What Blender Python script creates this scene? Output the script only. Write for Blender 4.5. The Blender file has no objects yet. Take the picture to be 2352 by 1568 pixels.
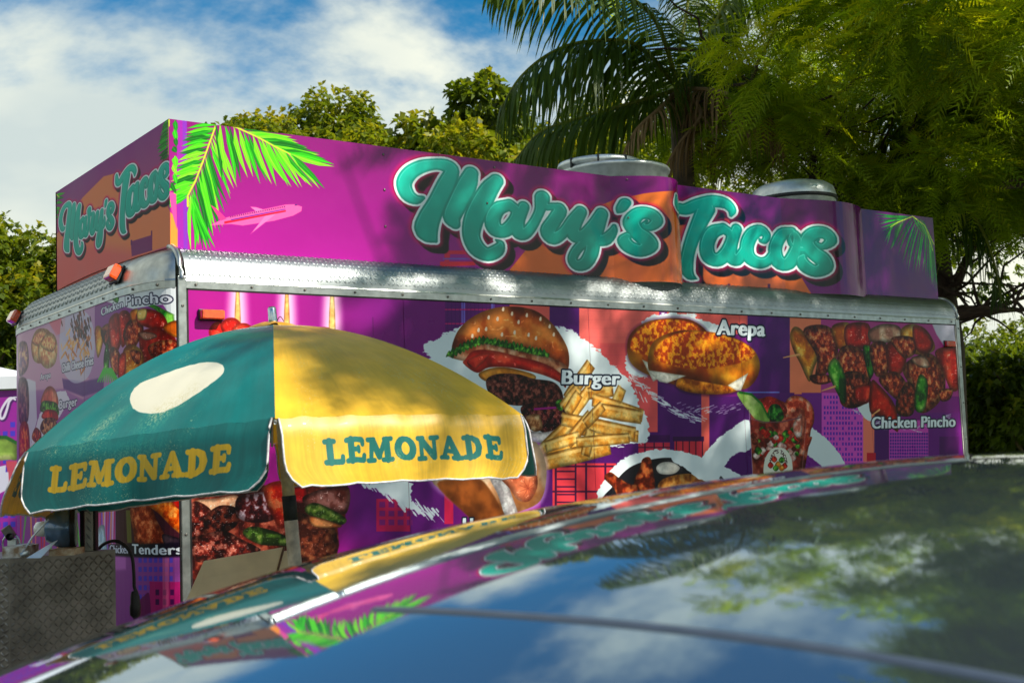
import bpy, math, random
import numpy as np
from mathutils import Vector, Matrix

random.seed(7); RNG = np.random.default_rng(7)
S = bpy.context.scene
COL = S.collection
R_ = math.radians

# ------------------------------------------------------------------ camera
CAM = np.array([-1.8373, -5.1205, 1.5508]); YAW, PITCH, ROLL, FPX = 0.93904, 0.086432, -0.038168, 2835.88
def _basis():
    F = np.array([math.cos(PITCH)*math.cos(YAW), math.cos(PITCH)*math.sin(YAW), math.sin(PITCH)])
    Rr = np.cross(F, [0, 0, 1]); Rr /= np.linalg.norm(Rr); U = np.cross(Rr, F)
    c, s = math.cos(ROLL), math.sin(ROLL)
    return F, c*Rr + s*U, -s*Rr + c*U
FW, RT, UP = _basis()
SH = np.array([math.cos(YAW), math.sin(YAW), 0.]); TH = np.array([SH[1], -SH[0], 0.])
cd = bpy.data.cameras.new('camera'); cam = bpy.data.objects.new('camera', cd); COL.objects.link(cam)
M = Matrix.Identity(4)
for i in range(3):
    M[i][0], M[i][1], M[i][2], M[i][3] = RT[i], UP[i], -FW[i], CAM[i]
cam.matrix_world = M
cd.sensor_width = 36; cd.lens = 36*FPX/2352; cd.clip_start = .05; cd.clip_end = 2000
cd.dof.use_dof = True; cd.dof.focus_distance = 5.6; cd.dof.aperture_fstop = 7.0
S.camera = cam

def ray(x, y): return FW*FPX + RT*(x-1176) - UP*(y-784)
def at(x, y, D):
    """point in the place at depth D that stands at photograph position x, y (2352 wide)"""
    return CAM + ray(x, y)*(D/FPX)
def ground(x, D, z=0.):
    p = CAM + SH*D + TH*((x-1176)/FPX*D); return np.array([p[0], p[1], z])

# ------------------------------------------------------------------ light and sky
SUN = np.array([.50, -1., 1.0]); SUN /= np.linalg.norm(SUN)
SUN_STRENGTH, SKY_STRENGTH, EXPOSURE = 4.2, .09, .80
W = bpy.data.worlds.new('World'); S.world = W; W.use_nodes = True
nt = W.node_tree; nt.nodes.clear()
def N(t, nt_=None, **k):
    n = (nt_ or nt).nodes.new(t)
    for a, b in k.items(): setattr(n, a, b)
    return n
out = N('ShaderNodeOutputWorld'); bg = N('ShaderNodeBackground'); sky = N('ShaderNodeTexSky')
sky.sky_type = 'NISHITA'; sky.sun_disc = False
sky.sun_elevation = math.asin(SUN[2]); sky.sun_rotation = math.atan2(SUN[0], SUN[1])
sky.air_density = 1.0; sky.dust_density = .6; sky.ozone_density = 2.5
tc = N('ShaderNodeTexCoord'); sep = N('ShaderNodeSeparateXYZ'); nt.links.new(tc.outputs['Generated'], sep.inputs[0])
add = N('ShaderNodeMath', operation='ADD'); add.inputs[1].default_value = .32
mx = N('ShaderNodeMath', operation='MAXIMUM'); mx.inputs[1].default_value = 0.
nt.links.new(sep.outputs[2], mx.inputs[0]); nt.links.new(mx.outputs[0], add.inputs[0])
dv = N('ShaderNodeVectorMath', operation='DIVIDE'); nt.links.new(tc.outputs['Generated'], dv.inputs[0])
cb = N('ShaderNodeCombineXYZ')
for i in range(3): nt.links.new(add.outputs[0], cb.inputs[i])
nt.links.new(cb.outputs[0], dv.inputs[1])
mp = N('ShaderNodeMapping'); mp.inputs['Location'].default_value = (12, 1, 0); mp.inputs['Scale'].default_value = (1, 1, .0)
nt.links.new(dv.outputs[0], mp.inputs[0])
cn = N('ShaderNodeTexNoise'); cn.inputs['Scale'].default_value = 1.25; cn.inputs['Detail'].default_value = 9; cn.inputs['Roughness'].default_value = .58; cn.inputs['Distortion'].default_value = .12
nt.links.new(mp.outputs[0], cn.inputs['Vector'])
cr = N('ShaderNodeValToRGB'); cr.color_ramp.elements[0].position = .395; cr.color_ramp.elements[1].position = .525
cr.color_ramp.interpolation = 'EASE'
czb = N('ShaderNodeMath', operation='MULTIPLY_ADD'); czb.inputs[1].default_value = -.20; czb.inputs[2].default_value = .065   # cover thickens towards the horizon
nt.links.new(sep.outputs[2], czb.inputs[0]); cza = N('ShaderNodeMath', operation='ADD'); nt.links.new(cn.outputs['Fac'], cza.inputs[0]); nt.links.new(czb.outputs[0], cza.inputs[1])
nt.links.new(cza.outputs[0], cr.inputs[0])
cn2 = N('ShaderNodeTexNoise'); cn2.inputs['Scale'].default_value = 1.7; cn2.inputs['Detail'].default_value = 5
nt.links.new(mp.outputs[0], cn2.inputs['Vector'])
cc = N('ShaderNodeValToRGB')
cc.color_ramp.elements[0].position = .34; cc.color_ramp.elements[0].color = (4.1, 4.7, 4.6, 1)
cc.color_ramp.elements[1].position = .62; cc.color_ramp.elements[1].color = (6.6, 6.7, 5.6, 1)
nt.links.new(cn2.outputs['Fac'], cc.inputs[0])
mixc = N('ShaderNodeMixRGB'); nt.links.new(cr.outputs[0], mixc.inputs[0])
tint = N('ShaderNodeMixRGB', blend_type='MULTIPLY'); tint.inputs[0].default_value = 1; tint.inputs[2].default_value = (.11, .62, .80, 1)
nt.links.new(sky.outputs[0], tint.inputs[1])
nt.links.new(tint.outputs[0], mixc.inputs[1]); nt.links.new(cc.outputs[0], mixc.inputs[2])
nt.links.new(mixc.outputs[0], bg.inputs[0]); bg.inputs[1].default_value = SKY_STRENGTH
nt.links.new(bg.outputs[0], out.inputs[0])
sl = bpy.data.lights.new('sun', 'SUN'); so = bpy.data.objects.new('sun', sl); COL.objects.link(so)
sl.energy = SUN_STRENGTH; sl.angle = R_(.53); sl.color = (1, .93, .80)
so.rotation_euler = Vector(SUN).to_track_quat('Z', 'Y').to_euler()
S.view_settings.view_transform = 'Standard'; S.view_settings.look = 'None'
S.view_settings.exposure = EXPOSURE; S.view_settings.gamma = 1; S.view_settings.use_curve_mapping = False
S.render.engine = 'CYCLES'; S.cycles.max_bounces = 6; S.cycles.transparent_max_bounces = 6

# ------------------------------------------------------------------ helpers
def lin(c):
    return tuple(((v/255)/12.92 if v/255 <= .04045 else ((v/255+.055)/1.055)**2.4) for v in c)
def mat(name, col=(128, 128, 128), rough=.5, metal=0., noise=0., nscale=6., bump=0., bscale=40., spec=.5, coat=0., detail=5., col2=None, coords='Object', transl=0.):
    m = bpy.data.materials.new(name); m.use_nodes = True; t = m.node_tree; b = t.nodes['Principled BSDF']
    c = lin(col)
    b.inputs['Roughness'].default_value = rough; b.inputs['Metallic'].default_value = metal
    b.inputs['Specular IOR Level'].default_value = spec; b.inputs['Coat Weight'].default_value = coat; b.inputs['Coat Roughness'].default_value = .04
    tcn = t.nodes.new('ShaderNodeTexCoord')
    nz = t.nodes.new('ShaderNodeTexNoise'); nz.inputs['Scale'].default_value = nscale; nz.inputs['Detail'].default_value = detail
    t.links.new(tcn.outputs[coords], nz.inputs['Vector'])
    r = t.nodes.new('ShaderNodeValToRGB'); c2 = lin(col2) if col2 else tuple(v*(1-noise) for v in c)
    r.color_ramp.elements[0].position = .35; r.color_ramp.elements[1].position = .65
    r.color_ramp.elements[0].color = (*c2, 1); r.color_ramp.elements[1].color = (*(c if col2 else tuple(min(1, v*(1+noise*.4)) for v in c)), 1)
    t.links.new(nz.outputs['Fac'], r.inputs[0]); t.links.new(r.outputs[0], b.inputs['Base Color'])
    if bump:
        n2 = t.nodes.new('ShaderNodeTexNoise'); n2.inputs['Scale'].default_value = bscale; n2.inputs['Detail'].default_value = 4
        t.links.new(tcn.outputs[coords], n2.inputs['Vector'])
        bp = t.nodes.new('ShaderNodeBump'); bp.inputs['Strength'].default_value = bump; bp.inputs['Distance'].default_value = .01
        t.links.new(n2.outputs['Fac'], bp.inputs['Height']); t.links.new(bp.outputs[0], b.inputs['Normal'])
    return m
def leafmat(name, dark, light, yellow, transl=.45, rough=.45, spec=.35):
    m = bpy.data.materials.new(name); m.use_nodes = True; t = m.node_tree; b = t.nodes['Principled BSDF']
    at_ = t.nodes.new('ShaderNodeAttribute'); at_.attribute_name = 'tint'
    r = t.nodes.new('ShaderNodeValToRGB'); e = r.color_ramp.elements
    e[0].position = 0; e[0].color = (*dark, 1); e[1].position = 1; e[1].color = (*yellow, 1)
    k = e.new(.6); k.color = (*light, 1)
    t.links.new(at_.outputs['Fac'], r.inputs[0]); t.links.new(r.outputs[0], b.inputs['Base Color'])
    b.inputs['Roughness'].default_value = rough; b.inputs['Specular IOR Level'].default_value = spec
    tr = t.nodes.new('ShaderNodeBsdfTranslucent'); g = t.nodes.new('ShaderNodeMixRGB'); g.blend_type = 'MULTIPLY'; g.inputs[0].default_value = 1
    g.inputs[2].default_value = (1.9, 1.75, .6, 1); t.links.new(r.outputs[0], g.inputs[1]); t.links.new(g.outputs[0], tr.inputs[0])
    ms = t.nodes.new('ShaderNodeMixShader'); ms.inputs[0].default_value = transl
    t.links.new(b.outputs[0], ms.inputs[1]); t.links.new(tr.outputs[0], ms.inputs[2]); t.links.new(ms.outputs[0], t.nodes['Material Output'].inputs[0])
    return m

def empty(name, loc=(0, 0, 0), rz=0, label=None, cat=None, group=None):
    o = bpy.data.objects.new(name, None); COL.objects.link(o); o.location = loc; o.rotation_euler = (0, 0, rz); o.empty_display_size = .1
    tag(o, label, cat, group); return o
def tag(o, label=None, cat=None, group=None, kind=None):
    if label: o['label'] = label
    if cat: o['category'] = cat
    if group: o['group'] = group
    if kind: o['kind'] = kind
    return o
def link(name, me, parent=None, mats=None, smooth=False, kind=None):
    o = bpy.data.objects.new(name, me); COL.objects.link(o)
    if mats is not None:
        for m in (mats if isinstance(mats, (list, tuple)) else [mats]): me.materials.append(m)
    if smooth: me.polygons.foreach_set('use_smooth', np.ones(len(me.polygons), bool))
    if parent: o.parent = parent
    if kind: o['kind'] = kind
    return o
class MB:
    """collects faces in world-like coordinates; build() makes ONE mesh object"""
    def __init__(s): s.v = []; s.f = []; s.uv = []; s.mi = []
    def face(s, pts, uv=None, mi=0):
        n = len(s.v); s.v += [tuple(map(float, p)) for p in pts]; s.f.append(list(range(n, n+len(pts)))); s.uv.append(uv); s.mi.append(mi)
    def box(s, lo, hi, M=None, mi=0):
        c = [(x, y, z) for x in (lo[0], hi[0]) for y in (lo[1], hi[1]) for z in (lo[2], hi[2])]
        if M is not None: c = [tuple(M @ Vector(p)) for p in c]
        n = len(s.v); s.v += c
        for q in ((0, 1, 3, 2), (4, 6, 7, 5), (0, 4, 5, 1), (2, 3, 7, 6), (0, 2, 6, 4), (1, 5, 7, 3)): s.f.append([n+i for i in q]); s.uv.append(None); s.mi.append(mi)
    def grid(s, fn, nu, nv, uvf=None, closed=False, mi=0):
        n = len(s.v)
        for i in range(nu+1):
            for j in range(nv+1): s.v.append(tuple(map(float, fn(i/nu, j/nv))))
        for i in range(nu):
            for j in range(nv):
                a = n+i*(nv+1)+j; s.f.append([a, a+nv+1, a+nv+2, a+1])
                if uvf: s.uv.append([uvf(i/nu, j/nv), uvf((i+1)/nu, j/nv), uvf((i+1)/nu, (j+1)/nv), uvf(i/nu, (j+1)/nv)])
                else: s.uv.append(None)
                s.mi.append(mi)
    def tube(s, pts, r, n=10, cap=True, mi=0):
        pts = [Vector(p) for p in pts]; rs = r if isinstance(r, (list, tuple)) else [r]*len(pts); b = len(s.v); up = Vector((0, 0, 1))
        for i, p in enumerate(pts):
            d = (pts[min(i+1, len(pts)-1)]-pts[max(i-1, 0)]).normalized()
            a = d.cross(up if abs(d.z) < .95 else Vector((1, 0, 0))).normalized(); c = d.cross(a)
            for k in range(n):
                t = 2*math.pi*k/n; s.v.append(tuple(p+rs[i]*(math.cos(t)*a+math.sin(t)*c)))
        for i in range(len(pts)-1):
            for k in range(n):
                s.f.append([b+i*n+k, b+i*n+(k+1) % n, b+(i+1)*n+(k+1) % n, b+(i+1)*n+k]); s.uv.append(None); s.mi.append(mi)
        if cap:
            s.f.append([b+k for k in range(n)]); s.f.append([b+(len(pts)-1)*n+k for k in reversed(range(n))]); s.uv += [None]*2; s.mi += [mi]*2
    def lathe(s, prof, n=32, M=None, mi=0):
        b = len(s.v)
        for r, z in prof:
            for k in range(n):
                t = 2*math.pi*k/n; p = Vector((r*math.cos(t), r*math.sin(t), z)); s.v.append(tuple(M @ p if M is not None else p))
        for i in range(len(prof)-1):
            for k in range(n):
                s.f.append([b+i*n+k, b+i*n+(k+1) % n, b+(i+1)*n+(k+1) % n, b+(i+1)*n+k]); s.uv.append(None); s.mi.append(mi)
    def build(s, name, m, parent=None, smooth=False, bevel=0., kind=None, label=None, auto=None):
        me = bpy.data.meshes.new(name); me.from_pydata(s.v, [], s.f)
        me.polygons.foreach_set('material_index', s.mi)
        if any(u is not None for u in s.uv):
            l = me.uv_layers.new(name='UVMap'); k = 0; d = np.zeros(len(me.loops)*2)
            for f, u in zip(s.f, s.uv):
                for i in range(len(f)):
                    if u is not None: d[2*k] = u[i][0]; d[2*k+1] = u[i][1]
                    k += 1
            l.data.foreach_set('uv', d)
        me.update()
        o = link(name, me, parent, m, smooth, kind)
        if label: o['label'] = label
        if bevel:
            bv = o.modifiers.new('bevel', 'BEVEL'); bv.width = bevel; bv.segments = 2; bv.limit_method = 'ANGLE'
        return o
def mesh_np(name, V, F, m, parent=None, tintv=None, kind=None, smooth=False):
    V = np.asarray(V, np.float32); F = np.asarray(F, np.int32); me = bpy.data.meshes.new(name)
    me.vertices.add(len(V)); me.vertices.foreach_set('co', V.ravel())
    k = F.shape[1]; me.loops.add(F.size); me.loops.foreach_set('vertex_index', F.ravel())
    me.polygons.add(len(F)); me.polygons.foreach_set('loop_start', np.arange(len(F), dtype=np.int32)*k); me.polygons.foreach_set('loop_total', np.full(len(F), k, np.int32))
    if tintv is not None:
        a = me.attributes.new('tint', 'FLOAT', 'POINT'); a.data.foreach_set('value', np.asarray(tintv, np.float32))
    me.update(calc_edges=True)
    return link(name, me, parent, m, smooth, kind)
def orient(rel, parent):
    return rel
def rotz(a): return Matrix.Rotation(a, 4, 'Z')

# ------------------------------------------------------------------ print shop: flat graphics drawn with numpy
def vnoise(h, w, sx, sy, seed, octv=4, ridged=False):
    r = np.random.default_rng(seed); a = np.zeros((h, w), np.float32); amp = 1.; tot = 0
    yy = np.arange(h, dtype=np.float32)[:, None]; xx = np.arange(w, dtype=np.float32)[None]
    for o in range(octv):
        gy = yy/sy*(2**o); gx = xx/sx*(2**o); ny = int(gy.max())+3; nx = int(gx.max())+3
        g = r.random((ny, nx), dtype=np.float32); iy = gy.astype(int)[:, 0]; ix = gx.astype(int)[0]; fy = gy-iy[:, None]; fx = gx-ix[None]
        fy = fy*fy*(3-2*fy); fx = fx*fx*(3-2*fx)
        A = g[iy][:, ix]; B = g[iy][:, ix+1]; Cc = g[iy+1][:, ix]; D = g[iy+1][:, ix+1]
        n = (A*(1-fx)+B*fx)*(1-fy)+(Cc*(1-fx)+D*fx)*fy
        if ridged: n = 1-np.abs(2*n-1)
        a += amp*n; tot += amp; amp *= .5
    return a/tot
def sst(a, b, x): t = np.clip((x-a)/(b-a), 0, 1); return t*t*(3-2*t)
class Canvas:
    def __init__(s, path, z0, z1, res, bgcol):
        s.path = np.array(path, float); s.z0, s.z1, s.res = z0, z1, res
        s.seg = np.linalg.norm(np.diff(s.path, axis=0), axis=1); s.cum = np.r_[0, np.cumsum(s.seg)]; s.len = s.cum[-1]
        s.w = int(s.len*res)+1; s.h = int((z1-z0)*res)+1
        s.a = np.zeros((s.h, s.w, 3), np.float32); s.a[:] = np.array(bgcol)/255
        s.seed = 1
    def P(s, pts):
        """photograph positions -> canvas pixels, by following the ray to the surface"""
        o = []
        for x, y in pts:
            d = ray(x, y); best = None; n = len(s.seg)
            for i in range(n):
                a = s.path[i]; e = s.path[i+1]-a; den = d[0]*e[1]-d[1]*e[0]
                if abs(den) < 1e-9: continue
                q = a-CAM[:2]; t = (q[0]*e[1]-q[1]*e[0])/den; u = (q[0]*d[1]-q[1]*d[0])/den
                lo = -1e3 if i == 0 else 0; hi = 1e3 if i == n-1 else 1
                if t > 0 and lo <= u <= hi and (best is None or t < best[0]): best = (t, s.cum[i]+u*s.seg[i])
            if best is None: best = (1., 0.)
            o.append((best[1]*s.res, (s.z1-(CAM[2]+d[2]*best[0]))*s.res))
        return np.array(o)
    def box(s, P, m):
        x0 = max(0, int(P[:, 0].min()-m)); x1 = min(s.w, int(P[:, 0].max()+m)+2); y0 = max(0, int(P[:, 1].min()-m)); y1 = min(s.h, int(P[:, 1].max()+m)+2)
        if x1 <= x0 or y1 <= y0: return None
        yy, xx = np.mgrid[y0:y1, x0:x1].astype(np.float32); return x0, x1, y0, y1, xx+.5, yy+.5
    def put(s, b, col, al):
        x0, x1, y0, y1 = b[:4]; c = np.asarray(col, np.float32)
        if c.ndim == 1: c = c/255
        al = al[..., None]; s.a[y0:y1, x0:x1] = s.a[y0:y1, x0:x1]*(1-al)+c*al
    @staticmethod
    def smooth(P, n=5):
        k = len(P); o = []
        for i in range(k):
            p0, p1, p2, p3 = P[i-1], P[i], P[(i+1) % k], P[(i+2) % k]
            for j in range(n):
                t = j/n; o.append(.5*((2*p1)+(-p0+p2)*t+(2*p0-5*p1+4*p2-p3)*t*t+(-p0+3*p1-3*p2+p3)*t**3))
        return np.array(o)
    def sdf(s, P, xx, yy):
        d = np.full(xx.shape, 1e9, np.float32); ins = np.zeros(xx.shape, bool); n = len(P)
        for i in range(n):
            a = P[i]; b = P[(i+1) % n]; ex, ey = b-a; L = ex*ex+ey*ey+1e-9
            wx = xx-a[0]; wy = yy-a[1]; t = np.clip((wx*ex+wy*ey)/L, 0, 1)
            dx = wx-ex*t; dy = wy-ey*t; np.minimum(d, dx*dx+dy*dy, out=d)
            if abs(ey) > 1e-9:
                c = ((a[1] > yy) != (b[1] > yy)); ins ^= c & (xx < a[0]+(yy-a[1])*ex/ey)
        return np.where(ins, -np.sqrt(d), np.sqrt(d))
    def poly(s, pts, col, al=1., soft=.8, curve=False, raw=False, rough=0., seed=3):
        P = np.array(pts, float) if raw else s.P(pts)
        if curve: P = s.smooth(P)
        b = s.box(P, soft+2+rough*1.2)
        if b is None: return
        d = s.sdf(P, b[4], b[5])
        if rough: d = d+rough*(vnoise(*d.shape, 14, 5, seed, 4)-.5)*2
        s.put(b, col, al*(1-sst(-soft, soft, d)))
    def lines(s, pts, r, col, al=1., soft=.8):
        """polyline in photograph positions, constant or varying radius (canvas pixels)"""
        P = s.P(pts); rr = r if isinstance(r, (list, tuple)) else [r]*len(pts)
        for i in range(len(P)-1): s.cone([P[i], P[i+1]], [rr[i], rr[i+1]], col, al, soft)
    def cone(s, P, rr, col, al=1., soft=.8):
        P = np.array(P); b = s.box(P, max(rr)+soft+2)
        if b is None: return
        s.put(b, col, al*(1-sst(-soft, soft, s.conedist(P[0], P[1], rr[0], rr[1], b[4], b[5]))))
    @staticmethod
    def conedist(a, c, r0, r1, xx, yy):
        ex, ey = c-a; L = ex*ex+ey*ey+1e-9; wx = xx-a[0]; wy = yy-a[1]; t = np.clip((wx*ex+wy*ey)/L, 0, 1)
        return np.sqrt((wx-ex*t)**2+(wy-ey*t)**2)-(r0+(r1-r0)*t)
    def food(s, pts, dark, base, light, scale=14, mode='blob', soft=1., al=1., curve=True, raw=False, edge=.35, gloss=.0, thr=(.35, .7), ridged=False, aspect=1., glow=None):
        """a printed photograph of food: coloured blob with grain, edge falloff and glints"""
        P = np.array(pts, float) if raw else s.P(pts)
        if curve: P = s.smooth(P)
        s.seed += 1
        if glow:
            b = s.box(P, glow[0]+2)
            if b is not None: s.put(b, glow[1], glow[2]*(1-sst(0, glow[0], s.sdf(P, b[4], b[5]))))
        b = s.box(P, soft+2)
        if b is None: return
        d = s.sdf(P, b[4], b[5]); h, w = d.shape
        n = vnoise(h, w, scale*aspect, scale, s.seed, 5, ridged); n2 = vnoise(h, w, scale*.3*aspect, scale*.3, s.seed+77, 3)
        D, B_, Lc = (np.array(c, np.float32)/255 for c in (dark, base, light))
        lo, hi = thr; t = sst(lo, (lo+hi)/2, n)[..., None]; c = D*(1-t)+B_*t; t = sst((lo+hi)/2, hi, n)[..., None]; c = c*(1-t)+Lc*t
        c = c*(.86+.28*n2[..., None])
        size = max(4., -float(d.min())); t = sst(-size*.55, 0, d)[..., None]; c = c*(1-edge*t)
        if gloss:
            g = vnoise(h, w, scale*.5*aspect, scale*.35, s.seed+31, 3, True); g = sst(.86, .95, g)*gloss*(1-sst(-size*.4, 0, d)); c = c+g[..., None]*.8
        s.put(b, np.clip(c, 0, 1), al*(1-sst(-soft, soft, d)))
    def strokes(s, STR, layers, kx=1.):
        """STR: list of strokes of canvas (x, y, r); layers: (offset_x, offset_y, grow, soft, colour, alpha)"""
        allp = np.array([p[:2] for st in STR for p in st]); m = 46
        b = s.box(allp, m+30)
        if b is None: return
        D = np.full(b[4].shape, 1e4, np.float32); x0, _, y0, _ = b[:4]
        for st in STR:
            for (xa, ya, ra), (xb, yb, rb) in zip(st[:-1], st[1:]):
                q = (max(ra, rb)+m)/kx; u0 = max(0, int(min(xa, xb)-q)-x0); u1 = min(D.shape[1], int(max(xa, xb)+q)-x0); v0 = max(0, int(min(ya, yb)-q)-y0); v1 = min(D.shape[0], int(max(ya, yb)+q)-y0)
                if u1 <= u0 or v1 <= v0: continue
                d = s.conedist(np.array([xa*kx, ya]), np.array([xb*kx, yb]), ra, rb, b[4][v0:v1, u0:u1]*kx, b[5][v0:v1, u0:u1])
                np.minimum(D[v0:v1, u0:u1], d, out=D[v0:v1, u0:u1])
        for ox, oy, grow, soft, col, al in layers:
            d = D
            if ox or oy:
                d = np.full_like(D, 1e4); d[max(0, oy):D.shape[0]+min(0, oy), max(0, ox):D.shape[1]+min(0, ox)] = D[max(0, -oy):D.shape[0]-max(0, oy), max(0, -ox):D.shape[1]-max(0, ox)]
            c = col
            if callable(col): c = col(b, D)
            s.put(b, c, al*(1-sst(grow-soft, grow+soft, d)))
        return b, D
    def image(s, name):
        im = bpy.data.images.new(name, s.w, s.h, alpha=False, float_buffer=False)
        px = np.ones((s.h, s.w, 4), np.float32); px[..., :3] = np.clip(s.a[::-1], 0, 1)**getattr(s, 'deepen', 1.); im.pixels.foreach_set(px.ravel()); im.update(); im.pack()
        return im
    def uv(s, l, z): return (l*s.res/s.w, 1-((s.z1-z)*s.res)/s.h)
    def at(s, l):
        l = min(max(l, 0), s.len-1e-6); i = min(int(np.searchsorted(s.cum, l, 'right'))-1, len(s.seg)-1); t = (l-s.cum[i])/s.seg[i]
        return s.path[i]+(s.path[i+1]-s.path[i])*t
def printmat(name, im, rough=.22, coat=.0, spec=.5, bump=.0, dirt=.08):
    m = bpy.data.materials.new(name); m.use_nodes = True; t = m.node_tree; b = t.nodes['Principled BSDF']
    n = t.nodes.new('ShaderNodeTexImage'); n.image = im; n.extension = 'EXTEND'
    tcn = t.nodes.new('ShaderNodeTexCoord'); nz = t.nodes.new('ShaderNodeTexNoise'); nz.inputs['Scale'].default_value = 3.; nz.inputs['Detail'].default_value = 8
    t.links.new(tcn.outputs['Object'], nz.inputs['Vector'])
    mr = t.nodes.new('ShaderNodeMapRange'); mr.inputs[1].default_value = .3; mr.inputs[2].default_value = .7; mr.inputs[3].default_value = 1-dirt; mr.inputs[4].default_value = 1.
    t.links.new(nz.outputs['Fac'], mr.inputs[0])
    mu = t.nodes.new('ShaderNodeMixRGB'); mu.blend_type = 'MULTIPLY'; mu.inputs[0].default_value = 1
    t.links.new(n.outputs[0], mu.inputs[1]); t.links.new(mr.outputs[0], mu.inputs[2]); t.links.new(mu.outputs[0], b.inputs['Base Color'])
    r2 = t.nodes.new('ShaderNodeMapRange'); r2.inputs[3].default_value = rough*.8; r2.inputs[4].default_value = rough*1.3; t.links.new(nz.outputs['Fac'], r2.inputs[0]); t.links.new(r2.outputs[0], b.inputs['Roughness'])
    b.inputs['Specular IOR Level'].default_value = spec; b.inputs['Coat Weight'].default_value = coat; b.inputs['Coat Roughness'].default_value = .05
    if bump:
        n2 = t.nodes.new('ShaderNodeTexNoise'); n2.inputs['Scale'].default_value = 2.2; n2.inputs['Detail'].default_value = 3; t.links.new(tcn.outputs['Object'], n2.inputs['Vector'])
        bp = t.nodes.new('ShaderNodeBump'); bp.inputs['Strength'].default_value = bump; bp.inputs['Distance'].default_value = .05
        t.links.new(n2.outputs['Fac'], bp.inputs['Height']); t.links.new(bp.outputs[0], b.inputs['Normal'])
    return m
_glyph = {}
def glyphs(txt):
    if txt in _glyph: return _glyph[txt]
    c = bpy.data.curves.new('t', 'FONT'); c.body = txt; c.size = 1; c.space_character = 1.06; o = bpy.data.objects.new('t', c); COL.objects.link(o)
    dg = bpy.context.evaluated_depsgraph_get(); me = o.evaluated_get(dg).to_mesh(); me.calc_loop_triangles()
    V = np.array([v.co[:2] for v in me.vertices]); T = np.array([t.vertices[:] for t in me.loop_triangles])
    o.evaluated_get(dg).to_mesh_clear(); bpy.data.objects.remove(o); bpy.data.curves.remove(c)
    _glyph[txt] = (V, T); return V, T
def lettering(cv, txt, corners, fill=(228, 238, 242), outl=(16, 26, 52), bold=.07, edge=.085, ss=2, asc=None):
    """corners: photograph positions of left-baseline, right-baseline, left-cap-top"""
    V, T = glyphs(txt); P0, P1, P2 = cv.P(corners)
    x0, x1 = V[:, 0].min(), V[:, 0].max(); capz = .69
    mir = P1[0] < P0[0]
    ax = (P1-P0)/(x1-x0); ay = (P2-P0)/capz
    Q = P0+(V[:, :1]-x0)*ax+V[:, 1:]*ay
    hpx = np.linalg.norm(P2-P0); pad = edge*hpx*2.2+6
    bx0, by0 = (Q.min(0)-pad).astype(int); bx1, by1 = (Q.max(0)+pad).astype(int)+1
    w, h = (bx1-bx0)*ss, (by1-by0)*ss; m = np.zeros((h, w), bool); q = (Q-[bx0, by0])*ss
    for t in T:
        a, b, c = q[t]; u0, v0 = np.floor(np.minimum(np.minimum(a, b), c)).astype(int); u1, v1 = np.ceil(np.maximum(np.maximum(a, b), c)).astype(int)+1
        u0, v0 = max(u0, 0), max(v0, 0)
        yy, xx = np.mgrid[v0:v1, u0:u1]+.5
        e = lambda p, r: (r[0]-p[0])*(yy-p[1])-(r[1]-p[1])*(xx-p[0])
        A, B_, Cc = e(a, b), e(b, c), e(c, a); k = ((A >= 0) & (B_ >= 0) & (Cc >= 0)) | ((A <= 0) & (B_ <= 0) & (Cc <= 0))
        m[v0:v1, u0:u1] |= k[:m.shape[0]-v0, :m.shape[1]-u0]
    def dil(m, r, fy=1.):
        o = m.copy(); R = int(math.ceil(r))
        for dy in range(-R, R+1):
            for dx in range(-R, R+1):
                if dx*dx+dy*dy/(fy*fy) <= r*r and abs(dy) <= r*fy+.01:
                    o[max(0, dy):h+min(0, dy), max(0, dx):w+min(0, dx)] |= m[max(0, -dy):h-max(0, dy), max(0, -dx):w-max(0, dx)]
        return o
    wpx = np.linalg.norm(P1-P0)/(x1-x0)
    rb = bold*hpx*ss/capz; re = edge*hpx*ss/capz
    mb = dil(m, max(.6, rb), .30); mo = dil(mb, max(1.2, re))
    ds = lambda k: k.reshape(h//ss, ss, w//ss, ss).mean((1, 3)).astype(np.float32)
    for k, col in ((mo, outl), (mb, fill)):
        al = ds(k); X0, Y0 = max(0, bx0), max(0, by0); X1, Y1 = min(cv.w, bx1), min(cv.h, by1)
        if X1 <= X0 or Y1 <= Y0: return
        cv.put((X0, X1, Y0, Y1), col, al[Y0-by0:Y1-by0, X0-bx0:X1-bx0])

# ================================================================== THE FOOD TRAILER
L, Wd, XP, ZF, ZB, ZT, YP, XQ, YQ2, XR = 5.7934, 2.40, .1331, 2.30, 2.490, 3.0682, .10, .139, 1.8324, 5.7297
CY = .45
arc = [(XP*(1-math.sin(t)), CY*(1-math.cos(t))) for t in np.linspace(0, math.pi/2, 15)]
side_path = [(XP+.045, 0), (L-.045, 0)]
front_path = [(a, b) for a, b in arc]+[(0, Wd-CY)]+[(XP*(1-math.cos(t)), Wd-CY+CY*math.sin(t)) for t in np.linspace(0, math.pi/2, 12)[1:]]
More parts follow.
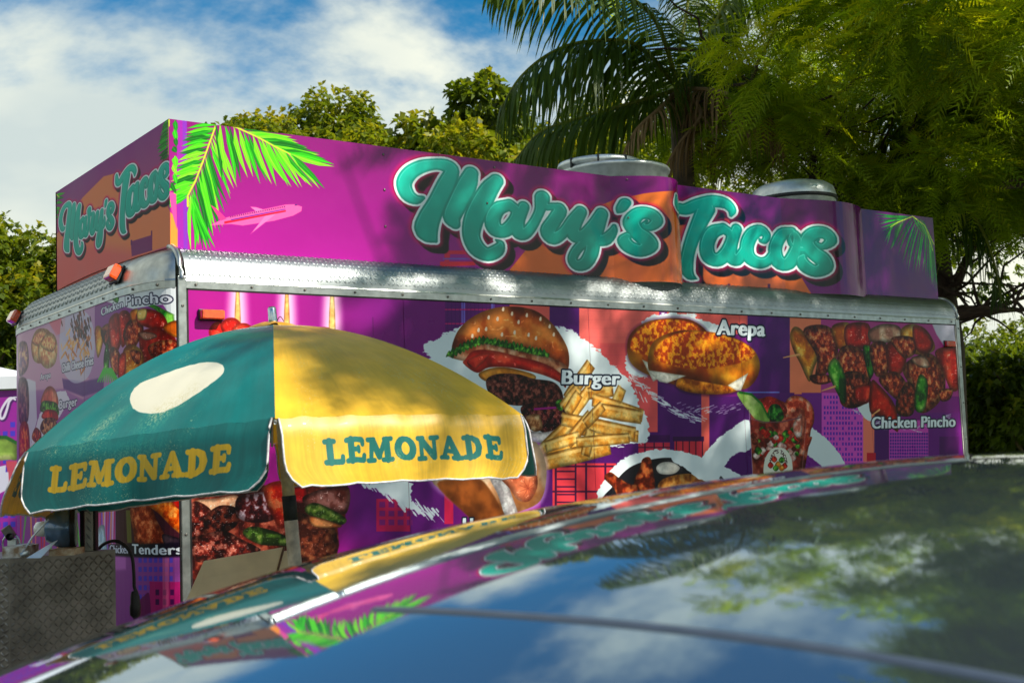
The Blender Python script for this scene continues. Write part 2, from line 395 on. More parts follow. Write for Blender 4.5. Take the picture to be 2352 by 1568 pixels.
# sign board over the roof: sheet bent outward round the two roof fans
def hitx(px, y):  # x on the plane y
    d = ray(px, 500); t = (y-CAM[1])/d[1]; return CAM[0]+d[0]*t
B1a, B1b = hitx(1405, YP), hitx(1562, YP-.02); B2a, B2b = hitx(1795, YP), hitx(1985, YP-.02)
def bulge(x):
    if B1a < x < B1b: t = (x-B1a)/(B1b-B1a); return .13*math.sin(math.pi*t**1.35)**.75
    if B2a < x < B2b: t = (x-B2a)/(B2b-B2a); return .10*math.sin(math.pi*t**1.3)**.85
    return 0.
xs = sorted(set([XQ, XR]+list(np.linspace(B1a, B1b, 26))+list(np.linspace(B2a, B2b, 26))+list(np.linspace(XQ, XR, 8))))
sign_path = [(x, YP-bulge(x)) for x in xs]
sfront_path = [(XQ, YP), (XQ, YQ2)]

def c4(u, v): return (799.7+.3401*u, 235.2+.3401*v)
def c5(u, v): return (1552.3+.3401*u, 235.2+.3401*v)
def c1(u, v): return (.3401*u, 235.2+.3401*v)
def c6(u, v): return (799.7+.3401*u, 658.5+.3401*v)
def r1(u, v): return (1552.3+.3401*u, 658.5+.3401*v)
def c2(u, v): return (.3401*u, 658.5+.3401*v)
def c3(u, v): return (.3401*u, 1034.9+.3401*v)
def d2(u, v): return (u*.24, 705.6+v*.24)          # crop of 420 x 400
def z3(u, v): return (u*.2, 1081.9+v*.2)
def K(f, *p): return [f(*q) for q in p]

MARY = [  # strokes (u, v, radius)
 [(505, 645, 14), (455, 655, 34), (400, 620, 46), (378, 545, 47), (420, 475, 46), (500, 432, 43), (590, 418, 38), (665, 430, 46), (700, 465, 46), (660, 560, 56), (600, 680, 58), (545, 790, 68), (530, 870, 68), (590, 935, 14)],
 [(830, 480, 46), (800, 560, 62), (745, 670, 62), (700, 770, 56), (722, 822, 34)],
 [(1000, 530, 46), (950, 590, 58), (890, 700, 66), (845, 800, 62), (832, 900, 56), (870, 985, 56), (940, 1025, 48), (1005, 1000, 44), (1030, 955, 24), (1000, 930, 8)],
 [(1090, 690, 38), (1010, 720, 48), (975, 790, 52), (995, 855, 52), (1060, 865, 46), (1120, 810, 46), (1140, 740, 40), (1090, 690, 38)],
 [(1185, 705, 38), (1150, 800, 42), (1150, 870, 50), (1190, 885, 42), (1240, 835, 36), (1290, 740, 34), (1310, 650, 50)],
 [(1312, 645, 50), (1330, 700, 30), (1395, 705, 28), (1430, 730, 46), (1390, 800, 48), (1350, 870, 52), (1385, 915, 46), (1450, 880, 38), (1510, 800, 38), (1570, 740, 42)],
 [(1570, 740, 42), (1530, 830, 44), (1525, 890, 50), (1585, 905, 48), (1650, 840, 44), (1712, 755, 44)],
 [(1712, 755, 44), (1680, 850, 50), (1655, 940, 50), (1640, 1020, 48), (1600, 1085, 44), (1545, 1098, 38), (1515, 1060, 34), (1540, 1000, 34), (1600, 945, 34), (1680, 935, 38), (1745, 920, 42), (1785, 870, 28), (1795, 835, 14)],
 [(1868, 680, 34), (1845, 715, 30), (1822, 742, 8)],
 [(2015, 800, 10), (1995, 830, 20), (2040, 840, 30), (2085, 800, 38), (2045, 755, 40), (1965, 750, 45), (1915, 805, 48), (1945, 870, 46), (2005, 920, 52), (2035, 965, 50), (1975, 1000, 44), (1900, 975, 42), (1865, 930, 38), (1885, 900, 26)]]
TACOS = [
 [(5, 640, 18), (12, 700, 34), (60, 722, 38), (150, 690, 42), (250, 668, 42), (335, 682, 38), (378, 725, 30), (372, 762, 12)],
 [(205, 715, 58), (155, 820, 50), (112, 920, 44), (82, 1020, 42), (72, 1110, 44), (92, 1165, 32), (138, 1190, 6)],
 [(320, 850, 36), (245, 880, 46), (210, 960, 48), (225, 1040, 52), (290, 1060, 46), (350, 1000, 44), (375, 900, 36), (320, 850, 36)],
 [(410, 855, 36), (375, 960, 42), (368, 1035, 48), (412, 1062, 42), (455, 1010, 36), (480, 960, 40)],
 [(562, 918, 5), (572, 934, 13), (600, 934, 22), (612, 896, 30), (572, 864, 38), (515, 890, 46), (480, 965, 48), (492, 1040, 48), (552, 1080, 42), (618, 1070, 34), (668, 1005, 30)],
 [(780, 868, 28), (715, 890, 40), (672, 980, 46), (690, 1070, 52), (755, 1088, 44), (805, 1010, 38), (822, 930, 32), (798, 880, 22), (770, 915, 18), (790, 968, 20), (850, 992, 24), (905, 985, 24)],
 [(965, 925, 8), (945, 950, 18), (995, 972, 24), (1048, 930, 38), (1005, 882, 42), (930, 885, 45), (885, 945, 46), (930, 1012, 48), (990, 1060, 52), (1008, 1110, 48), (945, 1138, 42), (880, 1108, 42), (850, 1062, 34), (862, 1035, 20)]]

def smooth_stroke(st, n=4):
    P = np.array(st, float); k = len(P); o = []
    for i in range(k-1):
        p0 = P[i-1] if i else 2*P[0]-P[1]; p3 = P[i+2] if i+2 < k else 2*P[-1]-P[-2]; p1, p2 = P[i], P[i+1]
        for j in range(n):
            t = j/n; q = .5*((2*p1)+(-p0+p2)*t+(2*p0-5*p1+4*p2-p3)*t*t+(-p0+3*p1-3*p2+p3)*t**3); q[2] = max(q[2], min(p1[2], p2[2])*.9); o.append(tuple(q))
    o.append(tuple(P[-1])); return o
def photo_strokes(cv, ST, f, k):
    o = []
    for st in ST:
        st = smooth_stroke(st)
        P = cv.P([f(u, v) for u, v, _ in st])
        Q = cv.P([(f(u, v)[0], f(u, v)[1]+8) for u, v, _ in st])
        o.append([(p[0], p[1], r*k*abs(q[1]-p[1])/8) for p, q, (_, _, r) in zip(P, Q, st)])
    return o
def brand(cv, ST, kx, sc=1., sx=1):
    def teal(b, D):
        g = np.clip((b[5]-b[5].min())/(b[5].max()-b[5].min()), 0, 1)[..., None]
        c = np.array([38, 208, 186])/255*(1-g)+np.array([12, 158, 140])/255*g
        e = (1-sst(-7*sc, -2*sc, D))[..., None]; return c*(.86+.14*e)
    sh = int(12*sc)
    ly = [(sx*int(19*sc), int(16*sc), 8*sc, 2.2*sc, (14, 4, 16), 1), (sx*int(11*sc), int(9*sc), 8*sc, 2*sc, (16, 4, 18), 1),
          (0, 0, 12*sc, 6*sc, (225, 16, 112), .6), (0, 0, 7.2*sc, 2*sc, (150, 8, 78), 1), (0, 0, 5*sc, .9, (226, 238, 238), 1), (0, 0, 0, .9, teal, 1)]
    b, D = cv.strokes(ST, ly, kx)
    g = np.roll(np.roll(D, int(2*sc), 0), int(1*sc), 1)
    ring = (1-sst(.6*sc, 1.3*sc, np.abs(D+5.2*sc)))*sst(-1.5, 1.5, D-np.roll(D, -4, 0)+.0)*.45
    cv.put(b, (150, 245, 230), np.clip(ring, 0, 1))

# ---- palm fronds as print
def print_frond(cv, f, mid, leaves, w, cols, seed=1):
    r = random.Random(seed); P = cv.P([f(*p) for p in mid]); 
    mx_, my_ = P[:, 0].min(), P[:, 1].min()
    for (a, tip) in leaves:
        A = cv.P([f(*a)])[0]; T = cv.P([f(*tip)])[0]; d = T-A; n = np.array([-d[1], d[0]])/np.linalg.norm(d); sag = n*r.uniform(-.04, .04)*np.linalg.norm(d)
        c = cols[r.randrange(len(cols))]; ww = w*r.uniform(.8, 1.25)
        pts = [A-n*ww*.35, A+d*.3+n*ww+sag, A+d*.65+n*ww*.8+sag, T, A+d*.65-n*ww*.8+sag, A+d*.3-n*ww+sag]
        cv.poly(pts, c, raw=True, soft=.7)
        mm = A+d*.5+sag; cv.cone([A, mm], [.6, .6], tuple(min(255, v+60) for v in c), .7); cv.cone([mm, T], [.6, .3], tuple(min(255, v+60) for v in c), .7)
    for i in range(len(P)-1): cv.cone([P[i], P[i+1]], [2.0, 1.6], (205, 225, 70))

GREENS = [(58, 190, 20), (96, 214, 26), (28, 150, 24), (132, 226, 40), (18, 116, 20)]
DGREENS = [(16, 130, 24), (34, 160, 28), (10, 96, 20), (60, 176, 36)]

# ---------------- sign board, long side
sign = Canvas(sign_path, ZB-.03, ZT, 460, (150, 22, 150))
g = np.linspace(0, 1, sign.w)[None, :, None]; gz = np.linspace(0, 1, sign.h)[:, None, None]
sign.a[:] = (np.array([178, 20, 152])*(1-g)+np.array([112, 22, 118])*g)/255*(.86+.2*gz)
sign.poly(K(c4, (1050, 1180), (1230, 960), (1500, 780), (1790, 660), (2000, 615), (2210, 600))+K(c5, (100, 690), (330, 780), (600, 880), (800, 1100), (925, 1310), (0, 1330))+K(c4, (1500, 1260)), (232, 128, 52), soft=1.2)
sign.poly(K(c4, (1050, 1180), (1230, 960), (1500, 930), (1790, 900), (2210, 880))+K(c5, (330, 1000), (800, 1200), (925, 1310), (0, 1330))+K(c4, (1500, 1260)), (226, 112, 70), .35, soft=26)
for p in (K(c4, (1060, 1130), (1780, 1130), (1790, 700), (1640, 640)),): sign.poly(p, (120, 20, 130), .0)
sign.poly(K(c4, (620, 1075), (860, 1075), (860, 1100), (620, 1110)), (226, 30, 70)); sign.poly(K(c4, (650, 1000), (860, 1000), (860, 1025), (690, 1025), (680, 1090), (650, 1090)), (214, 30, 80))
sign.poly(K(c4, (640, 1050), (860, 1050), (860, 1062), (640, 1062)), (120, 110, 190), .8)
for u in (735, 930): sign.poly(K(c4, (u, 1110), (u+16, 1110), (u+16, 1150), (u, 1150)), (120, 110, 200), .8)
sign.poly(K(c4, (620, 1110), (1040, 1110), (1040, 1160), (620, 1160)), (96, 18, 110), .6)
for u in (350, 620): sign.poly(K(c5, (u, 1225), (u+18, 1225), (u+18, 1270), (u, 1270)), (120, 20, 80))
# hanging fronds at the left end
sign.poly(K(c1, (1195, 110), (1260, 110), (1275, 1010), (1195, 1010)), (172, 44, 178)); sign.poly(K(c1, (1232, 110), (1262, 110), (1268, 1010), (1240, 1010)), (150, 60, 190))
rr = random.Random(5)
midA = [(1460, 150), (1420, 260), (1370, 400), (1320, 530), (1268, 630)]
LA = []
for i in range(22):
    t = i/21; k = t*(len(midA)-1); j = min(int(k), len(midA)-2); q = k-j; a = (midA[j][0]*(1-q)+midA[j+1][0]*q, midA[j][1]*(1-q)+midA[j+1][1]*q)
    LA.append((a, (a[0]-190-10*rr.random(), a[1]+20+80*t+rr.uniform(-12, 12))))
    if i > 2: LA.append((a, (a[0]+170-110*t+rr.uniform(-10, 10), a[1]+300+170*(1-abs(2*t-1))+rr.uniform(-30, 30)*1.2)))
print_frond(sign, c1, midA, LA, 5.0, GREENS, 2)
midB = [(1450, 130), (1600, 170), (1750, 240), (1860, 300), (1960, 350)]
LB = []
for i in range(20):
    t = i/19; k = t*(len(midB)-1); j = min(int(k), len(midB)-2); q = k-j; a = (midB[j][0]*(1-q)+midB[j+1][0]*q, midB[j][1]*(1-q)+midB[j+1][1]*q)
    LB.append((a, (a[0]+60+170*t+rr.uniform(-10, 10), a[1]+390-170*t+rr.uniform(-25, 25))))
    if i > 4: LB.append((a, (a[0]+310+rr.uniform(-30, 20), a[1]+10+70*t+rr.uniform(-10, 10))))
print_frond(sign, c1, midB, LB, 5.5, GREENS, 3)
for i in range(7): print_frond(sign, c1, [(1268, 640), (1268, 700)], [((1275+rr.uniform(0, 40), 620+rr.uniform(0, 40)), (1290+i*27, 960+rr.uniform(0, 60)))], 5, GREENS, i)
print_frond(sign, c1, [(1140, 120), (1140, 160)], [((1145+rr.uniform(0, 40), 120+i*60), (1192, 150+i*60+rr.uniform(0, 60))) for i in range(8)], 6, GREENS, 9)
sign.poly(K(c1, (1150, 740), (1180, 770), (1200, 860), (1200, 985), (1150, 985)), (250, 160, 70)); sign.poly(K(c1, (1140, 600), (1190, 620), (1195, 860), (1160, 740)), (236, 90, 170))
# aeroplane
sign.poly(K(c1, (1520, 780), (1590, 762), (1930, 690), (1990, 688), (2040, 705), (2035, 735), (1980, 765), (1850, 800), (1640, 832), (1560, 822), (1420, 830), (1470, 805)), (246, 110, 176), curve=False)
sign.poly(K(c1, (1800, 755), (1865, 752), (1690, 890), (1700, 880)), (248, 130, 190)); sign.poly(K(c1, (1690, 705), (1730, 708), (1800, 730), (1740, 745)), (248, 130, 190)); sign.poly(K(c1, (1420, 690), (1460, 715), (1530, 785), (1490, 800)), (236, 70, 150))
sign.poly(K(c1, (1515, 805), (1930, 728), (1930, 738), (1515, 820)), (232, 20, 60)); sign.poly(K(c1, (1560, 790), (1928, 718), (1928, 724), (1560, 798)), (110, 50, 170))
for i in range(26): 
    u = 1555+i*14.5; sign.poly(K(c1, (u, 779-(u-1555)*.19), (u+7, 777-(u-1555)*.19), (u+7, 768-(u-1555)*.19), (u, 770-(u-1555)*.19)), (90, 30, 110))
sign.poly(K(c1, (1990, 690), (2005, 690), (2008, 697), (1990, 698)), (90, 50, 130))
brand(sign, photo_strokes(sign, MARY, c4, .3401), .76, 1.0)
brand(sign, photo_strokes(sign, TACOS, c5, .3401), .68, 1.15)
# fronds at the right end
midC = [(1340, 760), (1460, 800), (1580, 780), (1720, 790)]; midC = [(1600, 770), (1500, 810), (1450, 840)]
print_frond(sign, c5, midC, [((1600-i*16, 770+i*6), (1345+i*9+rr.uniform(-8, 8), 750+i*24)) for i in range(10)]+[((1560-i*12, 785+i*5), (1440+i*6, 1000-i*5)) for i in range(7)], 3.2, DGREENS, 4)
print_frond(sign, c5, [(1600, 770), (1680, 830), (1745, 960)], [((1600+i*11, 770+i*13), (1480+i*24+rr.uniform(-8, 8), 980+60*math.sin(i*.5)+i*26)) for i in range(13)]+[((1600+i*9, 770+i*3), (1680+i*9, 900+i*10)) for i in range(8)], 3.4, DGREENS, 5)
print_frond(sign, c5, [(1690, 850), (1735, 1000)], [((1685+i*7, 850+i*16), (1690+i*12, 1180+i*16)) for i in range(8)], 3, DGREENS, 6)

# ---------------- sign board, front side
sf = Canvas(sfront_path, ZB-.03, ZT, 420, (140, 70, 140))
g = np.linspace(0, 1, sf.h)[:, None, None]; sf.a[:] = (np.array([150, 62, 142])*(1-g)+np.array([206, 96, 128])*g)/255
sf.poly(K(c1, (378, 900), (470, 760), (560, 640), (700, 500), (850, 460), (1000, 520), (1100, 640), (1160, 760), (1160, 960), (1040, 1000), (700, 1180), (378, 1290)), (232, 140, 96), soft=1.5)
sf.poly(K(c1, (378, 1000), (600, 960), (860, 1000), (1000, 1010), (700, 1180), (378, 1290)), (226, 106, 110), .8, soft=18)
sf.poly(K(c1, (883, 940), (1028, 895), (1028, 1000), (890, 1040)), (136, 50, 116)); sf.poly(K(c1, (883, 930), (893, 928), (893, 960), (883, 962)), (110, 40, 110)); sf.poly(K(c1, (1020, 868), (1028, 866), (1028, 900), (1020, 902)), (110, 40, 110))
print_frond(sf, c1, [(1137, 120), (1137, 350)], [((1137, 120+i*24), (1060-abs(i-6)*-6, 165+i*25)) for i in range(12)], 4.5, DGREENS, 7)
print_frond(sf, c1, [(378, 620), (400, 640)], [((378, 620+i*30), (440-i*8, 610+i*34)) for i in range(6)], 4, DGREENS, 8)
def warp(f0, box0, box1):
    (a0, b0, a1, b1), (p0, p1, p2) = box0, box1
    def f(u, v):
        s_ = (u-a0)/(a1-a0); t_ = (v-b0)/(b1-b0); return (p0[0]+(p1[0]-p0[0])*s_+(p2[0]-p0[0])*t_, p0[1]+(p1[1]-p0[1])*s_+(p2[1]-p0[1])*t_)
    return f
wm = warp(None, (310, 370, 2130, 1150), ((390, 706), (760, 444), (415, 1176)))   # top-left, top-right, bottom-left in crop 1
def fm(u, v): return c1(*wm(u, v))
wt = warp(None, (-20, 620, 1095, 1200), ((778, 484), (1138, 208), (800, 924)))
def ft(u, v): return c1(*wt(u, v))
def front_st(ST, f, k):
    return photo_strokes(sf, ST, f, .3401*k)
brand(sf, front_st(MARY, fm, .44), .5, .55, -1); brand(sf, front_st(TACOS, ft, .56), .45, .58, -1)

# ---------------- long side wall
side = Canvas(side_path, .42, ZF, 430, (150, 20, 140))
g = np.linspace(0, 1, side.w)[None, :, None]; side.a[:] = (np.array([172, 20, 140])*(1-sst(.04, .2, g))+np.array([122, 18, 124])*sst(.04, .2, g))/255  # printed magenta to purple; the step also paints in some tree shade
V1 = (84, 18, 108); V2 = (116, 26, 130); CO = (226, 100, 92); OR = (236, 132, 96)
def Q(f, x0, y0, x1, y1, col, al=1., soft=.8): side.poly(K(f, (x0, y0), (x1, y0), (x1, y1), (x0, y1)), col, al, soft=soft)
def QP(pts, col, al=1.): side.poly(pts, col, al)
Q(c6, 0, 900, 700, 1700, (96, 20, 116), .8, 30)
Q(c6, 655, 60, 1100, 1200, (96, 18, 112)); Q(c6, 765, 60, 790, 260, (120, 104, 196)); Q(c6, 965, 100, 990, 200, (120, 104, 196))
for v in (150, 245, 345): Q(c6, 655, v, 1000, v+8, (204, 24, 110))
for u in range(670, 1000, 26): Q(c6, u, 90, u+5, 400, (80, 14, 100), .7)
Q(c6, 1090, 80, 2100, 1000, CO); Q(c6, 1360, 120, 1590, 640, V1); Q(c6, 1560, 120, 2100, 700, (228, 106, 100)); Q(c6, 1700, 380, 2090, 1100, (220, 90, 92))
for v in range(100, 1000, 60): Q(c6, 1600, v, 2090, v+3, (196, 70, 92), .35)
Q(c6, 2090, 560, 2400, 1500, V1); Q(c6, 1300, 980, 2230, 1500, V1); Q(c6, 1380, 1190, 1810, 1480, (214, 62, 76)); Q(c6, 650, 1380, 710, 1600, (206, 34, 84)); Q(c6, 190, 1430, 420, 1650, (178, 24, 84))
for u in range(200, 400, 62):
    for v in (1450, 1510, 1570): Q(c6, u+10, v, u+50, v+38, (120, 26, 110))
for u in (1395, 1600, 1730): Q(c6, u, 1190, u+14, 1500, (70, 16, 60))
for v in (1205, 1375): Q(c6, 1380, v, 1810, v+12, (70, 16, 60))
for v in range(1240, 1460, 52): Q(c6, 1410, v, 1540, v+10, (70, 16, 60))
Q(c6, 1530, 1190, 1542, 1480, (70, 16, 60)); Q(c6, 1960, 1050, 2351, 1170, (200, 50, 80)); Q(c6, 1890, 1000, 2240, 1045, (66, 10, 84))
for u in range(2000, 2340, 62): Q(c6, u, 1050, u+9, 1170, (70, 16, 60))
for v in (1080, 1120): Q(c6, 1960, v, 2351, v+7, (70, 16, 60))
Q(r1, -60, 60, 500, 320, CO); Q(r1, 485, 60, 775, 760, V1); Q(r1, 485, 60, 560, 760, (104, 26, 124), .6, 10); Q(r1, 770, 60, 990, 725, OR); Q(r1, 980, 60, 1960, 740, (176, 60, 140)); Q(r1, 850, 715, 1500, 1300, (120, 30, 140))
Q(r1, -40, 740, 860, 1300, V1); Q(r1, 172, 720, 226, 1200, CO); Q(r1, 440, 708, 700, 716, (110, 130, 210)); Q(r1, 700, 715, 800, 1300, (92, 20, 112))
Q(r1, -10, 1030, 185, 1170, (200, 50, 70));
for u in range(0, 180, 44): Q(r1, u, 1040, u+7, 1170, (60, 16, 50))
Q(r1, -20, 1010, 190, 1042, (60, 10, 76))
Q(r1, 985, 715, 1275, 1260, (214, 84, 196))
for i in range(13):
    for j in range(15):
        if RNG.random() < .86: Q(r1, 1000+i*20.5, 735+j*35, 1011+i*20.5, 755+j*35, (92, 40, 178))
Q(r1, 1265, 780, 1345, 1300, (240, 130, 110)); Q(r1, 1340, 900, 1445, 1300, V1); Q(r1, 1290, 1120, 1350, 1200, (200, 30, 60)); Q(r1, 1440, 900, 1712, 1180, (206, 76, 186))
for i in range(16):
    for j in range(8): Q(r1, 1446+i*16.3, 985+j*22, 1457+i*16.3, 1000+j*22, (60, 30, 150))
Q(r1, 1705, 850, 1990, 1180, (110, 22, 130)); Q(r1, 1780, 1010, 1910, 1180, (84, 16, 100)); Q(r1, 1830, 740, 1990, 1100, (160, 50, 160), .5, 20)
for i in range(26):   # skyline along the foot of the wall
    u0 = RNG.integers(0, side.w-120); w_ = RNG.integers(60, 190); h_ = RNG.integers(60, 280); c = [V1, V2, CO, (214, 84, 196), (200, 50, 80)][i % 5]
    side.poly([(u0, side.h), (u0+w_, side.h), (u0+w_, side.h-h_), (u0, side.h-h_)], c, raw=True)
    for a in range(u0+8, u0+w_-12, 18):
        for b_ in range(side.h-h_+10, side.h-8, 24): side.a[b_:b_+12, a:a+9] = np.array((76, 26, 130))/255
# top left: forks of light wood with a pale glow
for u in (1605, 1937, 2243):
    w_ = 24 if u != 1937 else 22
    side.food(K(c1, (u-w_, 1560), (u-w_*.8, 1400), (u-w_*.45, 1255), (u+w_*.45, 1255), (u+w_*.8, 1400), (u+w_, 1560)), (226, 160, 90), (244, 188, 110), (252, 214, 150), curve=False, scale=20, glow=(26, (255, 225, 240), .8))
def FD(f, pts, *a, **k): side.food(K(f, *pts), *a, **k)
BUN = ((150, 54, 10), (206, 92, 24), (236, 140, 60)); MEAT = ((70, 20, 14), (130, 44, 30), (178, 84, 60)); RED = ((150, 16, 10), (206, 30, 20), (240, 80, 50)); FRY = ((222, 150, 50), (240, 180, 80), (250, 212, 124)); WH = (218, 230, 234)
DK = ((30, 10, 14), (78, 22, 16), (150, 60, 40)); GR = ((20, 70, 14), (50, 130, 30), (130, 196, 70)); BB = ((50, 12, 12), (120, 28, 18), (214, 120, 100))
# kebab pieces peeking over the umbrella
for (u, v, a, b) in ((1480, 1530, 70, 70), (1560, 1490, 70, 50), (1640, 1520, 70, 40), (2180, 1540, 90, 30)):
    FD(c1, [(u-a, v+30), (u-a*.5, v-b*.6), (u+a*.5, v-b*.6), (u+a, v+30), (u, v+120)], *RED, scale=18, gloss=.5)
# bun, plate and burger
def splash(pts, f, rough=9, col=WH, curve=True):
    P = side.P(K(f, *pts)); P = side.smooth(P) if curve else P; side.poly(P, col, raw=True, rough=rough, seed=len(pts)+int(P[0][0]))
splash([(500, 415), (600, 340), (760, 270), (900, 215), (1400, 270), (1560, 330), (1690, 430), (1800, 540), (1900, 640), (1960, 780), (2010, 880), (2030, 990), (1960, 1060), (1500, 1060), (900, 800), (620, 560)], c6)
for k in range(26):
    u = 1880+RNG.random()*150; v = 560+RNG.random()*500; side.lines(K(c6, (u, v), (u+14, v+30)), 1.4, WH, .8)
FD(c6, [(700, 420), (740, 300), (830, 210), (960, 150), (1110, 132), (1260, 160), (1370, 240), (1450, 350), (1490, 450), (1480, 560), (1400, 520), (1200, 430), (900, 380), (760, 430)], *BUN, scale=60, edge=.45, gloss=.25)
FD(c6, [(1200, 260), (1300, 300), (1330, 400), (1200, 330)], (226, 110, 30), (240, 130, 40), (250, 170, 80), scale=30, soft=14, al=.6, edge=0)
for (u, v) in ((1048, 150), (1108, 180), (1208, 190), (950, 205), (1152, 236), (933, 283), (882, 290), (1125, 306), (1362, 265), (1220, 322), (1010, 215), (1300, 215), (1390, 320), (840, 330), (1040, 320), (1270, 345)):
    side.cone(side.P(K(c6, (u, v-5), (u-2, v+6))), [2.6, 3.4], (250, 226, 196))
FD(c6, [(700, 480), (690, 440), (900, 380), (1200, 430), (1420, 500), (1490, 560), (1440, 640), (1300, 560), (900, 520)], (150, 70, 40), (200, 130, 90), (226, 176, 140), scale=20)
FD(c6, [(790, 490), (850, 430), (980, 430), (1150, 470), (1330, 520), (1450, 600), (1470, 680), (1420, 640), (1300, 590), (1100, 545), (950, 545), (870, 580), (780, 520)], *RED, scale=50, gloss=.4)
FD(c6, [(800, 505), (870, 460), (960, 450), (900, 520), (850, 555)], (120, 14, 10), (176, 24, 16), (220, 60, 40), scale=40, gloss=.4)
for i in range(26):
    t = i/25; u = 690+t*640; v = 455-100*math.sin(min(1, t*2.2)*1.57)+ (max(0, t-.35)*150); r = 30
    FD(c6, [(u-r, v+r*.6), (u-r*.3, v-r*RNG.uniform(.6, 1.3)), (u+r*.3, v-r*.3), (u+r, v-r*RNG.uniform(0, 1)), (u+r*.6, v+r*.9), (u-r*.2, v+r*.4)], *GR, scale=9, edge=.3)
FD(c6, [(880, 590), (960, 550), (1080, 545), (1250, 590), (1250, 630), (1100, 640), (940, 640)], (196, 120, 30), (226, 150, 50), (244, 186, 90), scale=40)
FD(c6, [(930, 640), (1000, 590), (1150, 590), (1250, 620), (1380, 640), (1440, 700), (1450, 790), (1380, 830), (1250, 800), (1120, 800), (980, 760)], (34, 12, 14), (92, 36, 30), (150, 84, 70), scale=7, gloss=.35)
FD(c6, [(1180, 800), (1400, 780), (1470, 830), (1440, 980), (1350, 1000), (1200, 900)], (24, 4, 12), (76, 16, 24), (150, 70, 60), scale=9, gloss=.7)
FD(c6, [(1200, 880), (1290, 860), (1310, 960), (1240, 970)], (150, 90, 50), (206, 150, 100), (240, 200, 150), scale=12)
side.lines(K(c6, (1260, 825), (1400, 815)), 2.5, (160, 20, 130)); FD(c6, [(1400, 780), (1440, 760), (1450, 830), (1420, 830)], *GR, scale=8)
FD(c6, [(1220, 980), (1330, 980), (1450, 960), (1400, 1050), (1230, 1040)], (200, 180, 180), (222, 206, 204), (240, 230, 226), scale=16)
# fries
def fry(f, a, b, r, q=1.):
    P = side.P(K(f, a, b)); d = P[1]-P[0]; n = np.array([-d[1], d[0]])/np.linalg.norm(d)*r*.235
    c = RNG.uniform(.88, 1.06)*q; cols = [tuple(v*c for v in k) for k in FRY]
    side.seed += 1; side.food([P[0]-n, P[0]+n, P[0]+d*.5+n*1.1, P[1]+n, P[1]-n, P[0]+d*.5-n*1.1], *cols, curve=False, raw=True, scale=16, edge=.4, soft=.9)
    side.cone([P[0]-n*.5, P[1]-n*.5], [r*.05, r*.05], (252, 222, 150), .5)
for a, b, r in (((1300, 1100), (1740, 1050), 60), ((1310, 1190), (1770, 1080), 75), ((1290, 1120), (1520, 900), 60), ((1480, 760), (1640, 520), 66), ((1450, 820), (1560, 680), 60), ((1500, 880), (1660, 650), 60), ((1620, 720), (1790, 700), 60), ((1780, 860), (1850, 680), 60),
                ((1650, 760), (1990, 870), 66), ((1480, 850), (1560, 720), 56), ((1700, 830), (1980, 880), 70), ((1560, 960), (1960, 1010), 60), ((1440, 890), (1940, 990), 66), ((1480, 1060), (1640, 860), 60), ((1600, 1140), (1640, 960), 60), ((1330, 1080), (1560, 1010), 56), ((1540, 1050), (1900, 1020), 52), ((1600, 930), (1720, 800), 56)):
    fry(c6, a, b, r)
lettering(side, 'Burger', K(c6, (1447, 655), (1830, 662), (1452, 562)))
# hot dog
FD(c6, [(560, 1300), (700, 1150), (1200, 1040), (1300, 1100), (1340, 1250), (1300, 1440), (1150, 1520), (1020, 1560), (880, 1560), (760, 1460)], (176, 110, 60), (222, 160, 110), (244, 206, 170), scale=80, edge=.3, glow=(14, (220, 190, 230), .5))
FD(c6, [(600, 1330), (800, 1300), (920, 1320), (1050, 1560), (900, 1620), (800, 1540)], (120, 60, 20), (176, 96, 36), (206, 130, 60), scale=90, edge=.2, soft=3)
FD(c6, [(960, 1290), (1060, 1310), (1110, 1420), (1150, 1560), (1070, 1560), (1010, 1400)], (190, 180, 180), (220, 214, 212), (240, 236, 234), scale=14, edge=.2)
FD(c6, [(1040, 1280), (1240, 1230), (1280, 1330), (1230, 1440), (1150, 1440), (1090, 1360)], (176, 80, 50), (216, 120, 80), (240, 166, 130), scale=40, gloss=.3, edge=.4)
for i in range(9): side.lines(K(c6, (1215, 1360), (1215+60*math.cos(i*.7), 1360+60*math.sin(i*.7))), .8, (150, 60, 40), .6)
# white brush strokes under the yellow panel
for i in range(150):
    t = RNG.random(); u = 150+t*430+RNG.normal(0, 34); v = 1310+t*230+RNG.normal(0, 14); l = RNG.uniform(15, 55)
    side.lines(K(c6, (u, v), (u+l*.8, v+l)), RNG.uniform(.8, 3.2)*(1-.4*t), WH, .95)
splash([(130, 1330), (200, 1300), (350, 1300), (430, 1330), (420, 1420), (470, 1500), (420, 1500), (330, 1420), (250, 1390)], c6, 7)
lettering(side, 'Hot Dog', K(c6, (780, 1650), (1150, 1650), (780, 1560)))
